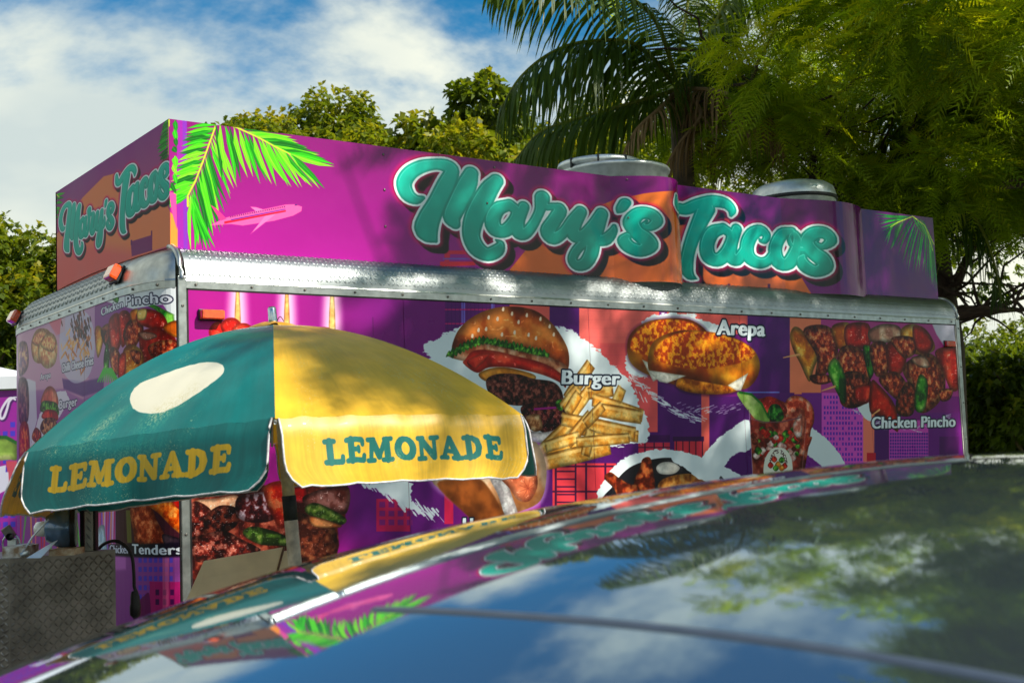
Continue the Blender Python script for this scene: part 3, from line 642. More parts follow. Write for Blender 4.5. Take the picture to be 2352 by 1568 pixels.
# arepas
side.poly(side.smooth(side.P(K(c6, (1880, 560), (1910, 350), (2000, 230), (2110, 180), (2340, 190))+K(r1, (140, 210), (290, 260), (330, 330), (120, 340), (-100, 420), (-180, 600)))), WH, raw=True, rough=7)
for i in range(90):
    t = RNG.random(); u = 1890+t*500; v = 590+300*math.sin(t*1.57)+RNG.normal(0, 14); side.lines(K(c6, (u, v), (u+34, v+RNG.uniform(4, 22))), RNG.uniform(.6, 1.6), WH, .8)
for i in range(50):
    t = RNG.random(); u = t*430; v = 800+30*math.sin(t*3)+RNG.normal(0, 16); side.lines(K(r1, (u, v), (u+24, v-8)), RNG.uniform(.5, 1.3), WH, .6)
AR = ((176, 70, 4), (222, 130, 10), (240, 168, 36))
FD(c6, [(1890, 470), (1900, 330), (2010, 240), (2180, 212), (2330, 230), (2440, 330), (2480, 520), (2450, 660), (2330, 690), (2140, 640), (1960, 560)], *AR, scale=60, edge=.45, glow=(10, (70, 16, 60), .5))
FD(c6, [(1905, 400), (1960, 290), (2100, 225), (2280, 232), (2380, 290), (2300, 350), (2180, 420), (2100, 470), (1960, 450)], (168, 58, 6), (212, 104, 10), (236, 156, 26), scale=8, edge=.0, soft=3, thr=(.42, .62))
FD(c6, [(1985, 490), (2090, 540), (2180, 570), (2060, 640)], (206, 200, 180), (232, 226, 206), (246, 240, 226), curve=False, scale=20, soft=1.5, edge=.2)
FD(r1, [(0, 660), (60, 600), (300, 610), (450, 640), (420, 700), (300, 725), (150, 720), (50, 700)], (150, 70, 4), (206, 120, 20), (230, 150, 40), scale=20, glow=(10, (50, 10, 50), .6))
FD(r1, [(-190, 510), (-150, 370), (0, 300), (150, 296), (350, 330), (500, 400), (565, 500), (550, 610), (470, 690), (350, 670), (180, 640), (20, 610), (-150, 590)], *AR, scale=60, edge=.45)
FD(r1, [(-150, 470), (-100, 370), (60, 305), (260, 310), (420, 360), (535, 440), (480, 500), (300, 540), (120, 555), (-60, 520)], (168, 58, 6), (212, 104, 10), (236, 156, 26), scale=8, edge=.0, soft=3, thr=(.42, .62))
FD(r1, [(130, 370), (260, 350), (330, 390), (280, 420), (160, 420)], (226, 140, 10), (236, 156, 20), (244, 176, 40), scale=20, soft=6, edge=0, al=.7)
FD(r1, [(350, 665), (490, 580), (440, 700), (410, 700)], (206, 200, 180), (230, 226, 210), (246, 240, 226), curve=False, scale=20, soft=1.5, edge=.2)
FD(r1, [(-200, 560), (70, 600), (-60, 650), (-110, 640)], (206, 200, 180), (230, 226, 210), (246, 240, 226), curve=False, scale=20, soft=1.5, edge=.2)
lettering(side, 'Arepa', K(r1, (282, 322), (598, 332), (285, 222)))
# wings on a black plate
splash([(1700, 1450), (1730, 1300), (1840, 1170), (2000, 1110), (2150, 1098), (2320, 1130)][:6]+[(2520, 1200), (2700, 1330), (2600, 1500), (2000, 1500)], c6, 5)
side.poly(side.smooth(side.P(K(c6, (1770, 1480), (1800, 1330), (1900, 1220), (2050, 1165), (2200, 1155), (2400, 1200), (2540, 1300), (2600, 1450)))), (28, 26, 34), raw=True)
FD(c6, [(2060, 1240), (2100, 1180), (2180, 1160), (2250, 1200), (2250, 1260), (2150, 1280)], (40, 36, 44), (50, 46, 54), (70, 66, 74)); FD(c6, [(2080, 1220), (2120, 1185), (2190, 1185), (2240, 1220), (2200, 1260), (2110, 1262)], (190, 186, 176), (206, 202, 192), (220, 216, 206), scale=30, edge=.15)
WG = ((90, 24, 8), (170, 62, 24), (220, 120, 60))
FD(c6, [(1930, 1330), (1970, 1220), (1990, 1160), (2040, 1155), (2060, 1250), (2070, 1380), (1990, 1400)], *WG, scale=12); FD(c6, [(1730, 1290), (1770, 1250), (1830, 1290), (1900, 1330), (1960, 1350), (1980, 1480), (1850, 1500), (1800, 1370)], *WG, scale=12)
FD(c6, [(2090, 1360), (2140, 1290), (2300, 1260), (2400, 1300), (2420, 1420), (2150, 1480)], (150, 80, 30), (206, 130, 50), (230, 170, 90), scale=14)
# ceviche cup between two white arches
splash([(170, 1180), (260, 1050), (370, 960), (490, 900), (510, 1080), (400, 1130), (330, 1210), (280, 1320), (200, 1320)], r1, 4); splash([(870, 930), (960, 980), (1060, 1070), (1145, 1210), (1050, 1260), (950, 1180), (870, 1100)], r1, 4); splash([(-20, 1110), (100, 1130), (200, 1200), (260, 1300), (160, 1300), (60, 1220), (-20, 1180)], r1, 3)
FD(r1, [(500, 900), (530, 760), (640, 740), (860, 830), (920, 900), (900, 1060), (860, 1300), (520, 1300)], (90, 16, 14), (150, 44, 34), (206, 110, 84), scale=26, curve=False, edge=.2)
for i in range(70):
    u = 520+RNG.random()*320; v = 960+RNG.random()*200; c = [RED, GR, ((200, 150, 140), (226, 190, 180), (244, 226, 220)), ((90, 20, 14), (130, 50, 30), (170, 90, 60))][i % 4]; r = RNG.uniform(14, 30)
    FD(r1, [(u-r, v), (u, v-r), (u+r, v), (u, v+r)], *c, scale=12, edge=.3)
FD(r1, [(735, 880), (740, 780), (790, 735), (860, 745), (920, 800), (935, 900), (900, 1000), (920, 1020), (880, 1110), (830, 1150), (850, 1040), (870, 920), (850, 830), (790, 850)], (170, 50, 30), (226, 96, 60), (246, 170, 140), scale=14, gloss=.4)
FD(r1, [(560, 830), (580, 760), (640, 740), (720, 780), (750, 850), (640, 880)], *RED, scale=20, gloss=.5); FD(r1, [(620, 880), (640, 800), (700, 800), (730, 880), (680, 920)], (14, 60, 20), (30, 110, 30), (80, 160, 60), scale=10)
FD(r1, [(415, 712), (500, 720), (570, 780), (620, 860), (630, 915), (560, 910), (500, 850), (440, 770)], (110, 150, 60), (150, 190, 90), (190, 214, 130), scale=50, edge=.1); side.lines(K(r1, (430, 712), (510, 725), (580, 790), (625, 880)), 3, (30, 110, 30))
FD(r1, [(790, 930), (850, 860), (850, 1000), (810, 1010)], (200, 110, 90), (230, 170, 150), (246, 220, 210), scale=14)
side.lines(K(r1, (490, 830), (510, 890), (600, 915), (720, 910), (850, 880)), 1.6, (120, 70, 80)); side.lines(K(r1, (495, 830), (520, 1290)), 1.2, (200, 190, 210), .6); side.lines(K(r1, (880, 900), (850, 1290)), 1.2, (200, 170, 180), .5)
side.poly(side.smooth(side.P(K(r1, (598, 1180), (640, 1100), (692, 1083), (750, 1105), (785, 1180), (770, 1290), (610, 1290)))), (228, 228, 214), raw=True)
def arcletters(txt, cx, cy, r, a0, a1, h, col):
    for i, ch in enumerate(txt):
        if ch == ' ': continue
        a = a0+(a1-a0)*i/(len(txt)-1); x = cx+r*math.cos(a)*.62; y = cy-r*math.sin(a); tx, ty = math.sin(a)*.62, math.cos(a)
        lettering(side, ch, K(r1, (x-tx*h*.42, y-ty*h*.42), (x+tx*h*.42, y+ty*h*.42), (x-tx*h*.42+math.cos(a)*h*.62, y-ty*h*.42-math.sin(a)*h)), fill=col, outl=(228, 228, 214), bold=.05, edge=.01)
arcletters("MARY'S TACOS", 692, 1195, 72, 2.95, .15, 26, (60, 16, 24))
for (u, v, c) in ((665, 1165, RED), (715, 1170, GR), (640, 1205, RED), (690, 1200, ((200, 110, 20), (230, 150, 40), (246, 190, 90))), (735, 1210, RED), (675, 1225, GR), (715, 1225, ((200, 110, 20), (230, 150, 40), (246, 190, 90)))):
    FD(r1, [(u-20, v), (u, v-24), (u+20, v), (u, v+20)], *c, scale=8)
# skewers
SKEW = [((770, 330), (800, 270), (860, 300), (960, 440), (930, 560), (900, 640), (840, 520), (790, 420), 'o'), ((860, 300), (950, 255), (1050, 280), (1095, 380), (1080, 500), (1000, 600), (940, 620), (950, 470), 'm'), ((1050, 280), (1120, 240), (1180, 260), (1170, 400), (1100, 420), 'o'),
        ((1150, 260), (1300, 250), (1310, 400), (1220, 420), (1150, 400), 'r'), ((1300, 300), (1400, 250), (1510, 270), (1520, 360), (1400, 380), (1320, 370), 'w'), ((1520, 290), (1600, 250), (1700, 300), (1750, 420), (1640, 460), (1540, 400), 'y'), ((905, 600), (1000, 590), (1080, 620), (1010, 656), (930, 650), 'd'),
        ((1090, 480), (1130, 400), (1230, 410), (1300, 480), (1320, 620), (1200, 650), (1120, 600), 'm'), ((1265, 400), (1330, 420), (1340, 560), (1310, 620), (1280, 520), 'g'), ((1310, 400), (1420, 380), (1440, 560), (1350, 600), 'm'), ((1420, 400), (1500, 360), (1560, 400), (1540, 560), (1450, 600), 'r'), ((1450, 350), (1600, 340), (1620, 440), (1540, 480), 'm'),
        ((1120, 600), (1220, 570), (1320, 640), (1310, 760), (1200, 820), (1110, 780), 'd'), ((1210, 680), (1330, 660), (1300, 780), (1220, 780), 'r'), ((1025, 560), (1070, 480), (1120, 540), (1150, 640), (1140, 790), (1080, 700), 'g'), ((1370, 620), (1480, 570), (1560, 660), (1540, 780), (1440, 720), 'm'),
        ((1530, 560), (1600, 480), (1720, 450), (1800, 540), (1820, 680), (1760, 800), (1650, 850), (1600, 700), 'm'), ((1320, 640), (1370, 660), (1480, 800), (1500, 980), (1400, 880), (1310, 840), 'R'), ((1490, 760), (1560, 640), (1620, 700), (1600, 860), (1500, 860), 'd'), ((1590, 480), (1680, 470), (1720, 540), (1640, 540), 'w'),
        ((1750, 440), (1840, 400), (1905, 420), (1920, 660), (1860, 700), (1800, 560), 'r'), ((1640, 600), (1700, 640), (1690, 800), (1650, 850), (1610, 800), 'g'), ((1600, 270), (1680, 280), (1740, 380), (1700, 450), (1620, 420), 'R'), ((1780, 700), (1870, 690), (1850, 760), (1790, 770), 'm')]
PAL = {'o': ((190, 90, 10), (226, 140, 30), (246, 190, 80)), 'm': ((110, 24, 12), (190, 64, 30), (240, 150, 90)), 'r': RED, 'R': ((170, 14, 6), (206, 30, 14), (230, 70, 40)), 'w': ((170, 110, 90), (206, 160, 130), (240, 216, 190)), 'y': ((220, 110, 10), (240, 160, 40), (250, 210, 120)), 'd': ((70, 16, 12), (140, 40, 24), (214, 110, 66)), 'g': ((20, 70, 14), (60, 150, 30), (150, 210, 90))}
def skewers(cv, F, ks=1.):
    for st in SKEW:
        k = st[-1]; cv.food(K(F, *st[:-1]), *PAL[k], scale=(10 if k in 'md' else 34)*ks, gloss=.75 if k in 'mdr' else .35, edge=.55)
    for a, b in (((725, 478), (835, 456)), ((985, 702), (1075, 672)), ((1325, 866), (1375, 830))): cv.lines(K(F, a, b), [1.2, 3.2], (230, 170, 110))
side.poly(K(r1, (1700, 180), (1990, 190), (1990, 560), (1850, 460), (1760, 320)), (206, 214, 226), .9, soft=3)
for i in range(60):
    t = RNG.random(); u = 1180+t*700; v = 840+110*math.sin(t*3.1)+RNG.normal(0, 16); side.lines(K(r1, (u, v), (u+34, v+RNG.uniform(-18, 22))), RNG.uniform(.6, 1.6), WH, .7)
splash([(1215, 790), (1300, 780), (1320, 900), (1270, 880)], r1, 3)
skewers(side, r1)
lettering(side, 'Chicken Pincho', K(r1, (1325, 955), (1885, 943), (1327, 878)))
# barbecued ribs, lower left
for u0, u1 in ((1310, 2330),):
    FD(c3, [(1290, 300), (1700, 240), (2100, 200), (2340, 260), (2330, 480), (2280, 520), (2290, 640), (2250, 780), (1800, 900), (1300, 900)], (60, 14, 12), (120, 34, 22), (200, 96, 70), scale=16, edge=.2, gloss=.4, curve=False, soft=2)
for (pts, c, sc) in (([(1310, 340), (1450, 320), (1600, 300), (1600, 380), (1500, 420), (1340, 420)], ((190, 90, 50), (232, 140, 96), (250, 190, 150)), 20), ([(1290, 360), (1380, 360), (1440, 440), (1380, 560), (1290, 600)], BB, 9), ([(1380, 460), (1480, 370), (1600, 390), (1600, 500), (1500, 560), (1400, 600)], DK, 8), ([(1600, 320), (1750, 280), (1900, 260), (1920, 400), (1800, 480), (1620, 460)], ((60, 10, 20), (120, 30, 30), (230, 190, 200)), 9),
        ([(1780, 260), (1900, 200), (1990, 240), (1960, 420), (1920, 520), (1860, 480)], ((190, 20, 6), (230, 60, 20), (250, 130, 80)), 16), ([(1960, 260), (2060, 240), (2060, 340), (1990, 340)], ((180, 6, 10), (226, 20, 30), (250, 70, 80)), 20), ([(2060, 300), (2340, 230), (2340, 420), (2200, 400), (2080, 380)], ((90, 30, 24), (140, 70, 60), (190, 120, 110)), 22), ([(2060, 380), (2130, 350), (2250, 400), (2340, 460), (2300, 500), (2180, 470), (2080, 430)], ((50, 70, 20), (90, 120, 40), (150, 160, 80)), 12),
        ([(1640, 560), (1700, 510), (1850, 540), (1960, 590), (2040, 640), (1900, 640), (1750, 630)], ((40, 60, 14), (80, 116, 34), (150, 170, 80)), 12), ([(1300, 600), (1500, 540), (1640, 600), (1760, 680), (1500, 740), (1310, 740)], BB, 8), ([(1960, 420), (2100, 440), (2260, 520), (2260, 740), (2060, 780), (1980, 640)], ((60, 20, 12), (116, 50, 30), (170, 96, 60)), 12), ([(2100, 440), (2300, 500), (2260, 520), (2120, 510)], ((190, 100, 50), (214, 130, 70), (230, 150, 90)), 20)):
    side.food(K(c3, *pts), *c, scale=sc, gloss=1.0 if c is BB or c is DK else .6, edge=.5)
side.poly(K(c6, (165, 205), (169, 205), (171, 330), (167, 330)), (60, 10, 70), .8)

# ---------------- front wall with rounded corners
fr = Canvas(front_path, .42, ZF, 420, (170, 90, 160))
g = np.linspace(0, 1, fr.h)[:, None, None]; fr.a[:] = (np.array([196, 150, 190])*(1-g)+np.array([120, 30, 130])*g)/255
def FF(f, pts, *a, **k): fr.food(K(f, *pts), *a, **k)
fr.poly(K(c2, (640, 130), (900, 40), (1200, -20), (1200, 260), (940, 200), (800, 330), (640, 280)), (146, 70, 150)); fr.poly(K(c2, (1000, 0), (1200, -30), (1200, 260), (1100, 120), (900, 150), (720, 100), (850, 60)), (222, 226, 232)); 
for i in range(12): FF(c2, [(1000+i*8, 130+i*2), (1040+i*12, 120+i*6), (1180, 190+i*9), (1100, 170+i*6)], (20, 120, 30), (70, 190, 50), (150, 226, 90), curve=False, scale=12)
FF(c2, [(740, 60), (800, 60), (790, 110)], *GR); fr.poly(K(c2, (330, 240), (440, 200), (440, 300), (380, 330)), (226, 110, 130), .8); fr.poly(K(c2, (120, 330), (330, 260), (480, 420), (600, 620), (560, 760), (200, 720), (120, 600)), (226, 170, 190), .6, soft=6)
fr.poly(K(c2, (420, 620), (560, 640), (700, 610), (700, 700), (560, 740), (430, 690)), (96, 40, 130), .9, soft=3); fr.poly(K(c2, (200, 700), (430, 690), (560, 760), (700, 700), (640, 1500), (150, 1500)), (150, 80, 160), .7, soft=4)
fr.poly(K(c2, (190, 620), (240, 640), (250, 900), (200, 1100), (150, 1100), (150, 640)), (226, 226, 236), .8, soft=2); fr.poly(K(c2, (200, 1100), (260, 880), (330, 720), (440, 700), (470, 760), (330, 1000), (230, 1250)), (232, 226, 236), .9, rough=4)
# arepas, chilli fries, kebab
AF = ((216, 130, 90), (236, 180, 120), (248, 216, 160))
FF(c2, [(210, 390), (240, 300), (290, 280), (340, 310), (350, 420), (300, 510), (230, 500)], *AF, scale=14); FF(c2, [(260, 480), (265, 370), (310, 305), (370, 330), (388, 420), (370, 520), (310, 550)], *AF, scale=10)
FF(c2, [(215, 370), (250, 300), (300, 290), (310, 330), (260, 400)], (206, 110, 90), (236, 170, 120), (248, 206, 150), scale=5); FF(c2, [(275, 400), (300, 330), (350, 320), (380, 380), (350, 440)], (214, 110, 80), (240, 180, 120), (250, 216, 150), scale=5)
fr.poly(fr.smooth(fr.P(K(c2, (400, 420), (420, 200), (470, 190), (560, 160), (620, 240), (640, 420), (600, 600), (500, 650), (420, 560)))), (206, 206, 222), .7, raw=True)
for i in range(60):
    u = 520+RNG.normal(0, 48); v = 400+RNG.normal(0, 60); fr.cone(fr.P(K(c2, (u, v), (u+RNG.uniform(-30, 30), v+40))), [3.4, 2.2], [(226, 160, 90), (240, 190, 130), (200, 120, 70)][i % 3])
for i in range(80):
    u = 540+RNG.normal(0, 36); v = 270+RNG.normal(0, 50); fr.cone(fr.P(K(c2, (u, v), (u+6, v+22))), [3.6, 2.2], [(76, 50, 60), (120, 60, 50), (56, 40, 52), (150, 80, 60)][i % 4])
def kb(pts, k, sc=9): fr.food(K(c2, *pts), *PAL[k], scale=sc if k in 'md' else 26, gloss=.8, edge=.45)
kb([(640, 290), (680, 270), (700, 350), (660, 480)], 'o'); kb([(680, 290), (740, 250), (760, 360), (740, 420), (700, 380)], 'd'); kb([(735, 230), (800, 180), (830, 320), (790, 440), (740, 400)], 'r'); kb([(740, 420), (800, 430), (820, 560), (760, 590)], 'm'); kb([(700, 480), (720, 380), (740, 460), (730, 580), (705, 560)], 'g')
for i in range(10): fr.cone(fr.P(K(c2, (700+i*6, 560), (660+i*16, 640))), [4, 2], (70, 196, 60))
kb([(800, 200), (850, 160), (890, 220), (860, 360), (820, 400)], 'r'); kb([(830, 330), (870, 230), (940, 220), (970, 290), (930, 380), (880, 440)], 'm'); kb([(880, 170), (930, 150), (930, 220), (890, 230)], 'y'); kb([(920, 230), (930, 170), (1000, 150), (1090, 180), (1130, 250), (1080, 290), (980, 270)], 'R'); kb([(930, 160), (990, 150), (980, 220), (930, 220)], 'y')
kb([(940, 380), (960, 300), (1060, 280), (1160, 320), (1200, 400), (1200, 560), (980, 520)], 'r', 8); kb([(1100, 270), (1200, 230), (1210, 340), (1140, 320)], 'o'); kb([(830, 440), (890, 390), (960, 440), (960, 560), (840, 640)], 'o', 8); kb([(880, 430), (950, 440), (940, 520), (900, 500)], 'd'); kb([(800, 480), (850, 450), (840, 600), (800, 620)], 'r'); kb([(940, 310), (1030, 310), (1060, 340), (980, 360)], 'w')
kb([(1000, 400), (1180, 360), (1190, 480), (1050, 500)], 'm', 7)
lettering(fr, 'Pincho', K(c2, (850, 128), (1160, 108), (848, 62)), fill=(226, 226, 236), outl=(22, 22, 56)); lettering(fr, 'Chicken', K(c2, (685, 196), (830, 138), (683, 146)), fill=(226, 226, 236), outl=(40, 40, 80))
lettering(fr, 'Chilli Cheese Fries', K(c2, (418, 578), (630, 523), (418, 522)), fill=(226, 222, 232), outl=(70, 60, 90)); lettering(fr, 'Arepa', K(c2, (272, 630), (342, 612), (272, 590)), fill=(232, 222, 232), outl=(60, 56, 90)); lettering(fr, 'Burger', K(c2, (402, 825), (520, 800), (402, 768)), fill=(226, 222, 232), outl=(40, 40, 80))
# burger, far kebab strip
FF(c2, [(275, 790), (300, 700), (340, 670), (380, 710), (392, 800), (330, 830)], (190, 70, 60), (216, 100, 80), (230, 140, 110), scale=30); FF(c2, [(270, 830), (285, 775), (330, 770), (385, 790), (392, 870), (300, 850)], *GR, scale=6); FF(c2, [(280, 880), (310, 830), (380, 840), (390, 900), (330, 900)], *RED, scale=20); FF(c2, [(270, 960), (300, 890), (370, 890), (380, 960), (320, 1010)], (60, 30, 30), (160, 90, 60), (226, 170, 120), scale=6)
FF(c2, [(215, 1020), (240, 950), (280, 990), (260, 1060)], *PAL['m'], scale=6); FF(c2, [(125, 640), (185, 640), (190, 900), (130, 900)], (90, 60, 100), (130, 80, 110), (170, 120, 130), scale=12, soft=3); FF(c2, [(135, 940), (190, 930), (195, 1160), (130, 1160)], (170, 20, 30), (210, 60, 40), (236, 130, 60), scale=10, soft=2); FF(c2, [(125, 400), (180, 380), (190, 540), (130, 600)], (130, 90, 130), (190, 130, 140), (236, 190, 150), scale=12, soft=3)
# lower part: tenders, dish, towers
fr.poly(K(c3, (100, 300), (1240, 250), (1240, 1500), (100, 1500)), (126, 24, 128)); fr.poly(K(c3, (600, 380), (850, 340), (850, 800), (600, 820)), (200, 120, 200), .8, soft=4)
for i in range(16): fr.cone(fr.P(K(c3, (620+i*11, 400), (640+i*9+RNG.uniform(-20, 20), 680))), [3.5, 2.5], [(226, 60, 70), (120, 90, 200), (240, 170, 80), (226, 200, 230), (200, 30, 90)][i % 5], .85)
FF(c3, [(640, 690), (660, 530), (700, 500), (710, 560), (720, 690)], (170, 200, 220), (200, 220, 236), (226, 236, 246), scale=20)
fr.poly(K(c3, (780, 360), (1240, 250), (1240, 640), (780, 640)), (70, 26, 40), 1); fr.poly(K(c3, (850, 400), (880, 400), (890, 620), (860, 620)), (110, 110, 50), .9)
for i in range(14): fr.cone(fr.P(K(c3, (140+i*34, 440), (130+i*36+RNG.uniform(-20, 20), 660))), [7, 5], [(226, 60, 40), (90, 190, 60), (240, 170, 80), (226, 120, 120), (200, 30, 50)][i % 5], .9)
FF(c3, [(880, 440), (890, 370), (1000, 350), (1060, 470), (1130, 600), (1120, 640), (930, 640), (900, 540)], (140, 40, 10), (190, 76, 34), (226, 130, 80), scale=8, gloss=.3); FF(c3, [(1000, 360), (1110, 330), (1240, 400), (1240, 560), (1180, 530), (1080, 430)], (190, 60, 0), (236, 110, 20), (250, 160, 70), scale=10, gloss=.2); FF(c3, [(1160, 300), (1240, 280), (1240, 400), (1180, 370)], *RED)
FF(c3, [(1100, 560), (1240, 600), (1240, 640), (1120, 640)], (40, 26, 40), (56, 40, 54), (76, 56, 66))
for v0 in range(720, 1000, 62):
    for i in range(7): fr.poly(K(c3, (935+i*35, v0), (957+i*35, v0), (957+i*35, v0+34), (935+i*35, v0+34)), (86, 70, 190), .9)
fr.poly(K(c3, (1010, 880), (1245, 880), (1245, 1200), (1010, 1200)), (170, 30, 110))
for v0 in (935, 1000):
    for i in range(3): fr.poly(K(c3, (1050+i*50, v0), (1075+i*50, v0), (1075+i*50, v0+38), (1050+i*50, v0+38)), (76, 16, 80))
fr.poly(K(c3, (1098, 700), (1140, 700), (1140, 1200), (1098, 1200)), (220, 110, 150), .6); fr.poly(fr.smooth(fr.P(K(c3, (930, 1040), (970, 980), (1010, 970), (1010, 1180), (930, 1180)))), (110, 16, 90), raw=True)
fr.poly(K(c3, (730, 630), (1240, 612), (1240, 712), (740, 705)), (22, 14, 34), .95, soft=3); lettering(fr, 'Tenders', K(c3, (895, 692), (1238, 695), (893, 628)), fill=(214, 222, 230), outl=(16, 12, 26)); lettering(fr, 'Chicken', K(c3, (741, 688), (875, 692), (741, 634)), fill=(206, 210, 226), outl=(16, 12, 26))

# ------------------------------------------------------------------ materials
ALU = mat('aluminium', (160, 166, 168), .42, 1., noise=.12, nscale=9, bump=.12, bscale=5)
ALU2 = mat('brushed_aluminium', (176, 180, 178), .34, 1., noise=.22, nscale=22, bump=.05, bscale=60)
STEEL = mat('galvanised_steel', (204, 210, 210), .42, .75, noise=.25, nscale=14, bump=.06, bscale=30)
SCREW = mat('screw_zinc', (120, 118, 112), .4, 1., noise=.3, nscale=60)
BLACK = mat('black_rubber', (22, 22, 24), .55, noise=.3, nscale=30)
DARKM = mat('dark_painted_metal', (36, 38, 40), .45, .4, noise=.3, nscale=20)
WHITEP = mat('white_metal_skin', (214, 214, 208), .35, noise=.08, nscale=4)
ORANGE = mat('orange_lens', (236, 84, 20), .12, noise=.2, nscale=60, coat=1, spec=.6)
REDL = mat('red_lens', (190, 14, 10), .12, noise=.2, nscale=60, coat=1, spec=.6)
SEAL = mat('dark_sealant', (30, 24, 26), .8, noise=.4, nscale=50)

def strip(cv, name, m, parent, off=0., l0=0., l1=None, z0=None, z1=None, step=.05, nz=1, thick=0.):
    """a sheet that follows the canvas path, from length l0 to l1"""
    l1 = cv.len if l1 is None else l1; z0 = cv.z0 if z0 is None else z0; z1 = cv.z1 if z1 is None else z1
    ls = sorted(set([l0, l1]+[c for c in cv.cum if l0 < c < l1])); mb = MB(); P = np.array([cv.at(l) for l in ls])
    Nn = []
    for i in range(len(ls)):
        d = P[min(i+1, len(ls)-1)]-P[max(i-1, 0)]; d = d/np.linalg.norm(d); Nn.append((d[1], -d[0]))
    Nn = np.array(Nn)*(-1 if getattr(cv, 'flip', False) else 1); P = P+Nn*off
    for j in range(nz):
        a, b = z0+(z1-z0)*j/nz, z0+(z1-z0)*(j+1)/nz
        for i in range(len(ls)-1):
            mb.face([(P[i][0], P[i][1], a), (P[i+1][0], P[i+1][1], a), (P[i+1][0], P[i+1][1], b), (P[i][0], P[i][1], b)], [cv.uv(ls[i], a), cv.uv(ls[i+1], a), cv.uv(ls[i+1], b), cv.uv(ls[i], b)])
    if thick:
        Qp = P-Nn*thick
        for i in range(len(ls)-1):
            mb.face([(Qp[i][0], Qp[i][1], z1), (P[i][0], P[i][1], z1), (P[i+1][0], P[i+1][1], z1), (Qp[i+1][0], Qp[i+1][1], z1)], mi=1)
            mb.face([(Qp[i][0], Qp[i][1], z0), (Qp[i+1][0], Qp[i+1][1], z0), (P[i+1][0], P[i+1][1], z0), (P[i][0], P[i][1], z0)], mi=1)
            mb.face([(Qp[i+1][0], Qp[i+1][1], z0), (Qp[i][0], Qp[i][1], z0), (Qp[i][0], Qp[i][1], z1), (Qp[i+1][0], Qp[i+1][1], z1)], mi=1)
    return mb.build(name, m, parent)

# ------------------------------------------------------------------ build the trailer
trailer = empty('food_trailer', (0, 0, 0), label='long purple food trailer wrapped in food pictures with a tall name board on its roof', cat='food trailer')
side.deepen = 1.10; sign.deepen = 1.22; sf.deepen = 1.15; fr.deepen = 1.12
M_side = printmat('wrap_side', side.image('wrap_side'), rough=.28, spec=.22, bump=.04)
M_front = printmat('wrap_front', fr.image('wrap_front'), rough=.34, spec=.10, bump=.03)
M_sign = printmat('wrap_sign', sign.image('wrap_sign'), rough=.12, spec=.33, bump=.2)
M_sf = printmat('wrap_sign_front', sf.image('wrap_sign_front'), rough=.45, spec=.08)
fr.flip = True; sf.flip = True
joints = [0, 1.085, 2.25, 3.42, 4.6, side.len]
for i in range(5):
    strip(side, 'wall_panel', M_side, trailer, l0=joints[i]+(.0012 if i else 0), l1=joints[i+1]-.0012, thick=.02)
strip(fr, 'front_panel', M_front, trailer, l0=0, l1=.93-.002, thick=.02); strip(fr, 'front_panel', M_front, trailer, l0=.93+.002, thick=.02)
core = MB(); core.box((.16, .03, .36), (L-.012, Wd-.03, ZF-.01)); core.build('body', WHITEP, trailer)
mb = MB(); mb.box((L-.008, .02, .42), (L, Wd-.02, ZF+.1)); mb.build('rear_panel', WHITEP, trailer)
mb = MB(); mb.box((XP, Wd-.03, .42), (L-.01, Wd, ZF)); mb.build('far_wall_panel', WHITEP, trailer)
# rail all round the roof: closed path
ring = [(L, 0)]
ring = [(x, 0.) for x in np.linspace(L, XP+.02, 40)]+[(XP*(1-math.sin(t)), CY*(1-math.cos(t))) for t in np.linspace(0, math.pi/2, 20)]+[(0, y) for y in np.linspace(CY+.05, Wd-CY-.05, 16)]+[(XP*(1-math.cos(t)), Wd-CY+CY*math.sin(t)) for t in np.linspace(0, math.pi/2, 16)]+[(x, Wd) for x in np.linspace(XP+.1, L, 20)]
ring = np.array(ring); rl = np.r_[0, np.cumsum(np.linalg.norm(np.diff(ring, axis=0), axis=1))]
def ring_at(l):
    l = min(max(l, 0), rl[-1]-1e-6); i = min(int(np.searchsorted(rl, l, 'right'))-1, len(rl)-2); t = (l-rl[i])/(rl[i+1]-rl[i]); p = ring[i]+(ring[i+1]-ring[i])*t
    a = ring[max(0, i-1)]; b = ring[min(len(ring)-1, i+2)]; d = (b-a)/np.linalg.norm(b-a); return p, np.array([d[1], -d[0]])   # inward normal
RW, RH = .135, .155
def rail_pt(l, t, off=0.):
    """t 0 = outer lip, 1 = roof level"""
    p, n = ring_at(l); a = t*math.pi/2; o = np.array([-math.cos(a)*1., math.sin(a)])
    inn = RW*(1-math.cos(a)); z = ZF+.037+RH*math.sin(a)
    return (p[0]+n[0]*(inn-off*math.cos(a)), p[1]+n[1]*(inn-off*math.cos(a)), z+off*math.sin(a))
lp = L-XP  # length at the corner post
def rail(name, l0, l1, m, n):
    mb = MB(); mb.grid(lambda u, v: rail_pt(l0+(l1-l0)*u, v), n, 8); return mb.build(name, m, trailer, smooth=True)
def lug_verts(P, a, b, n, ln, wd, ht):
    """one low pointed tread lug: P centre, a along, b across, n out"""
    return [P-a*ln, P-b*wd, P+a*ln, P+b*wd, P-a*ln*.45+n*ht, P+a*ln*.45+n*ht]
LF = [(0, 1, 4), (1, 5, 4), (1, 2, 5), (2, 3, 5), (3, 4, 5), (3, 0, 4)]
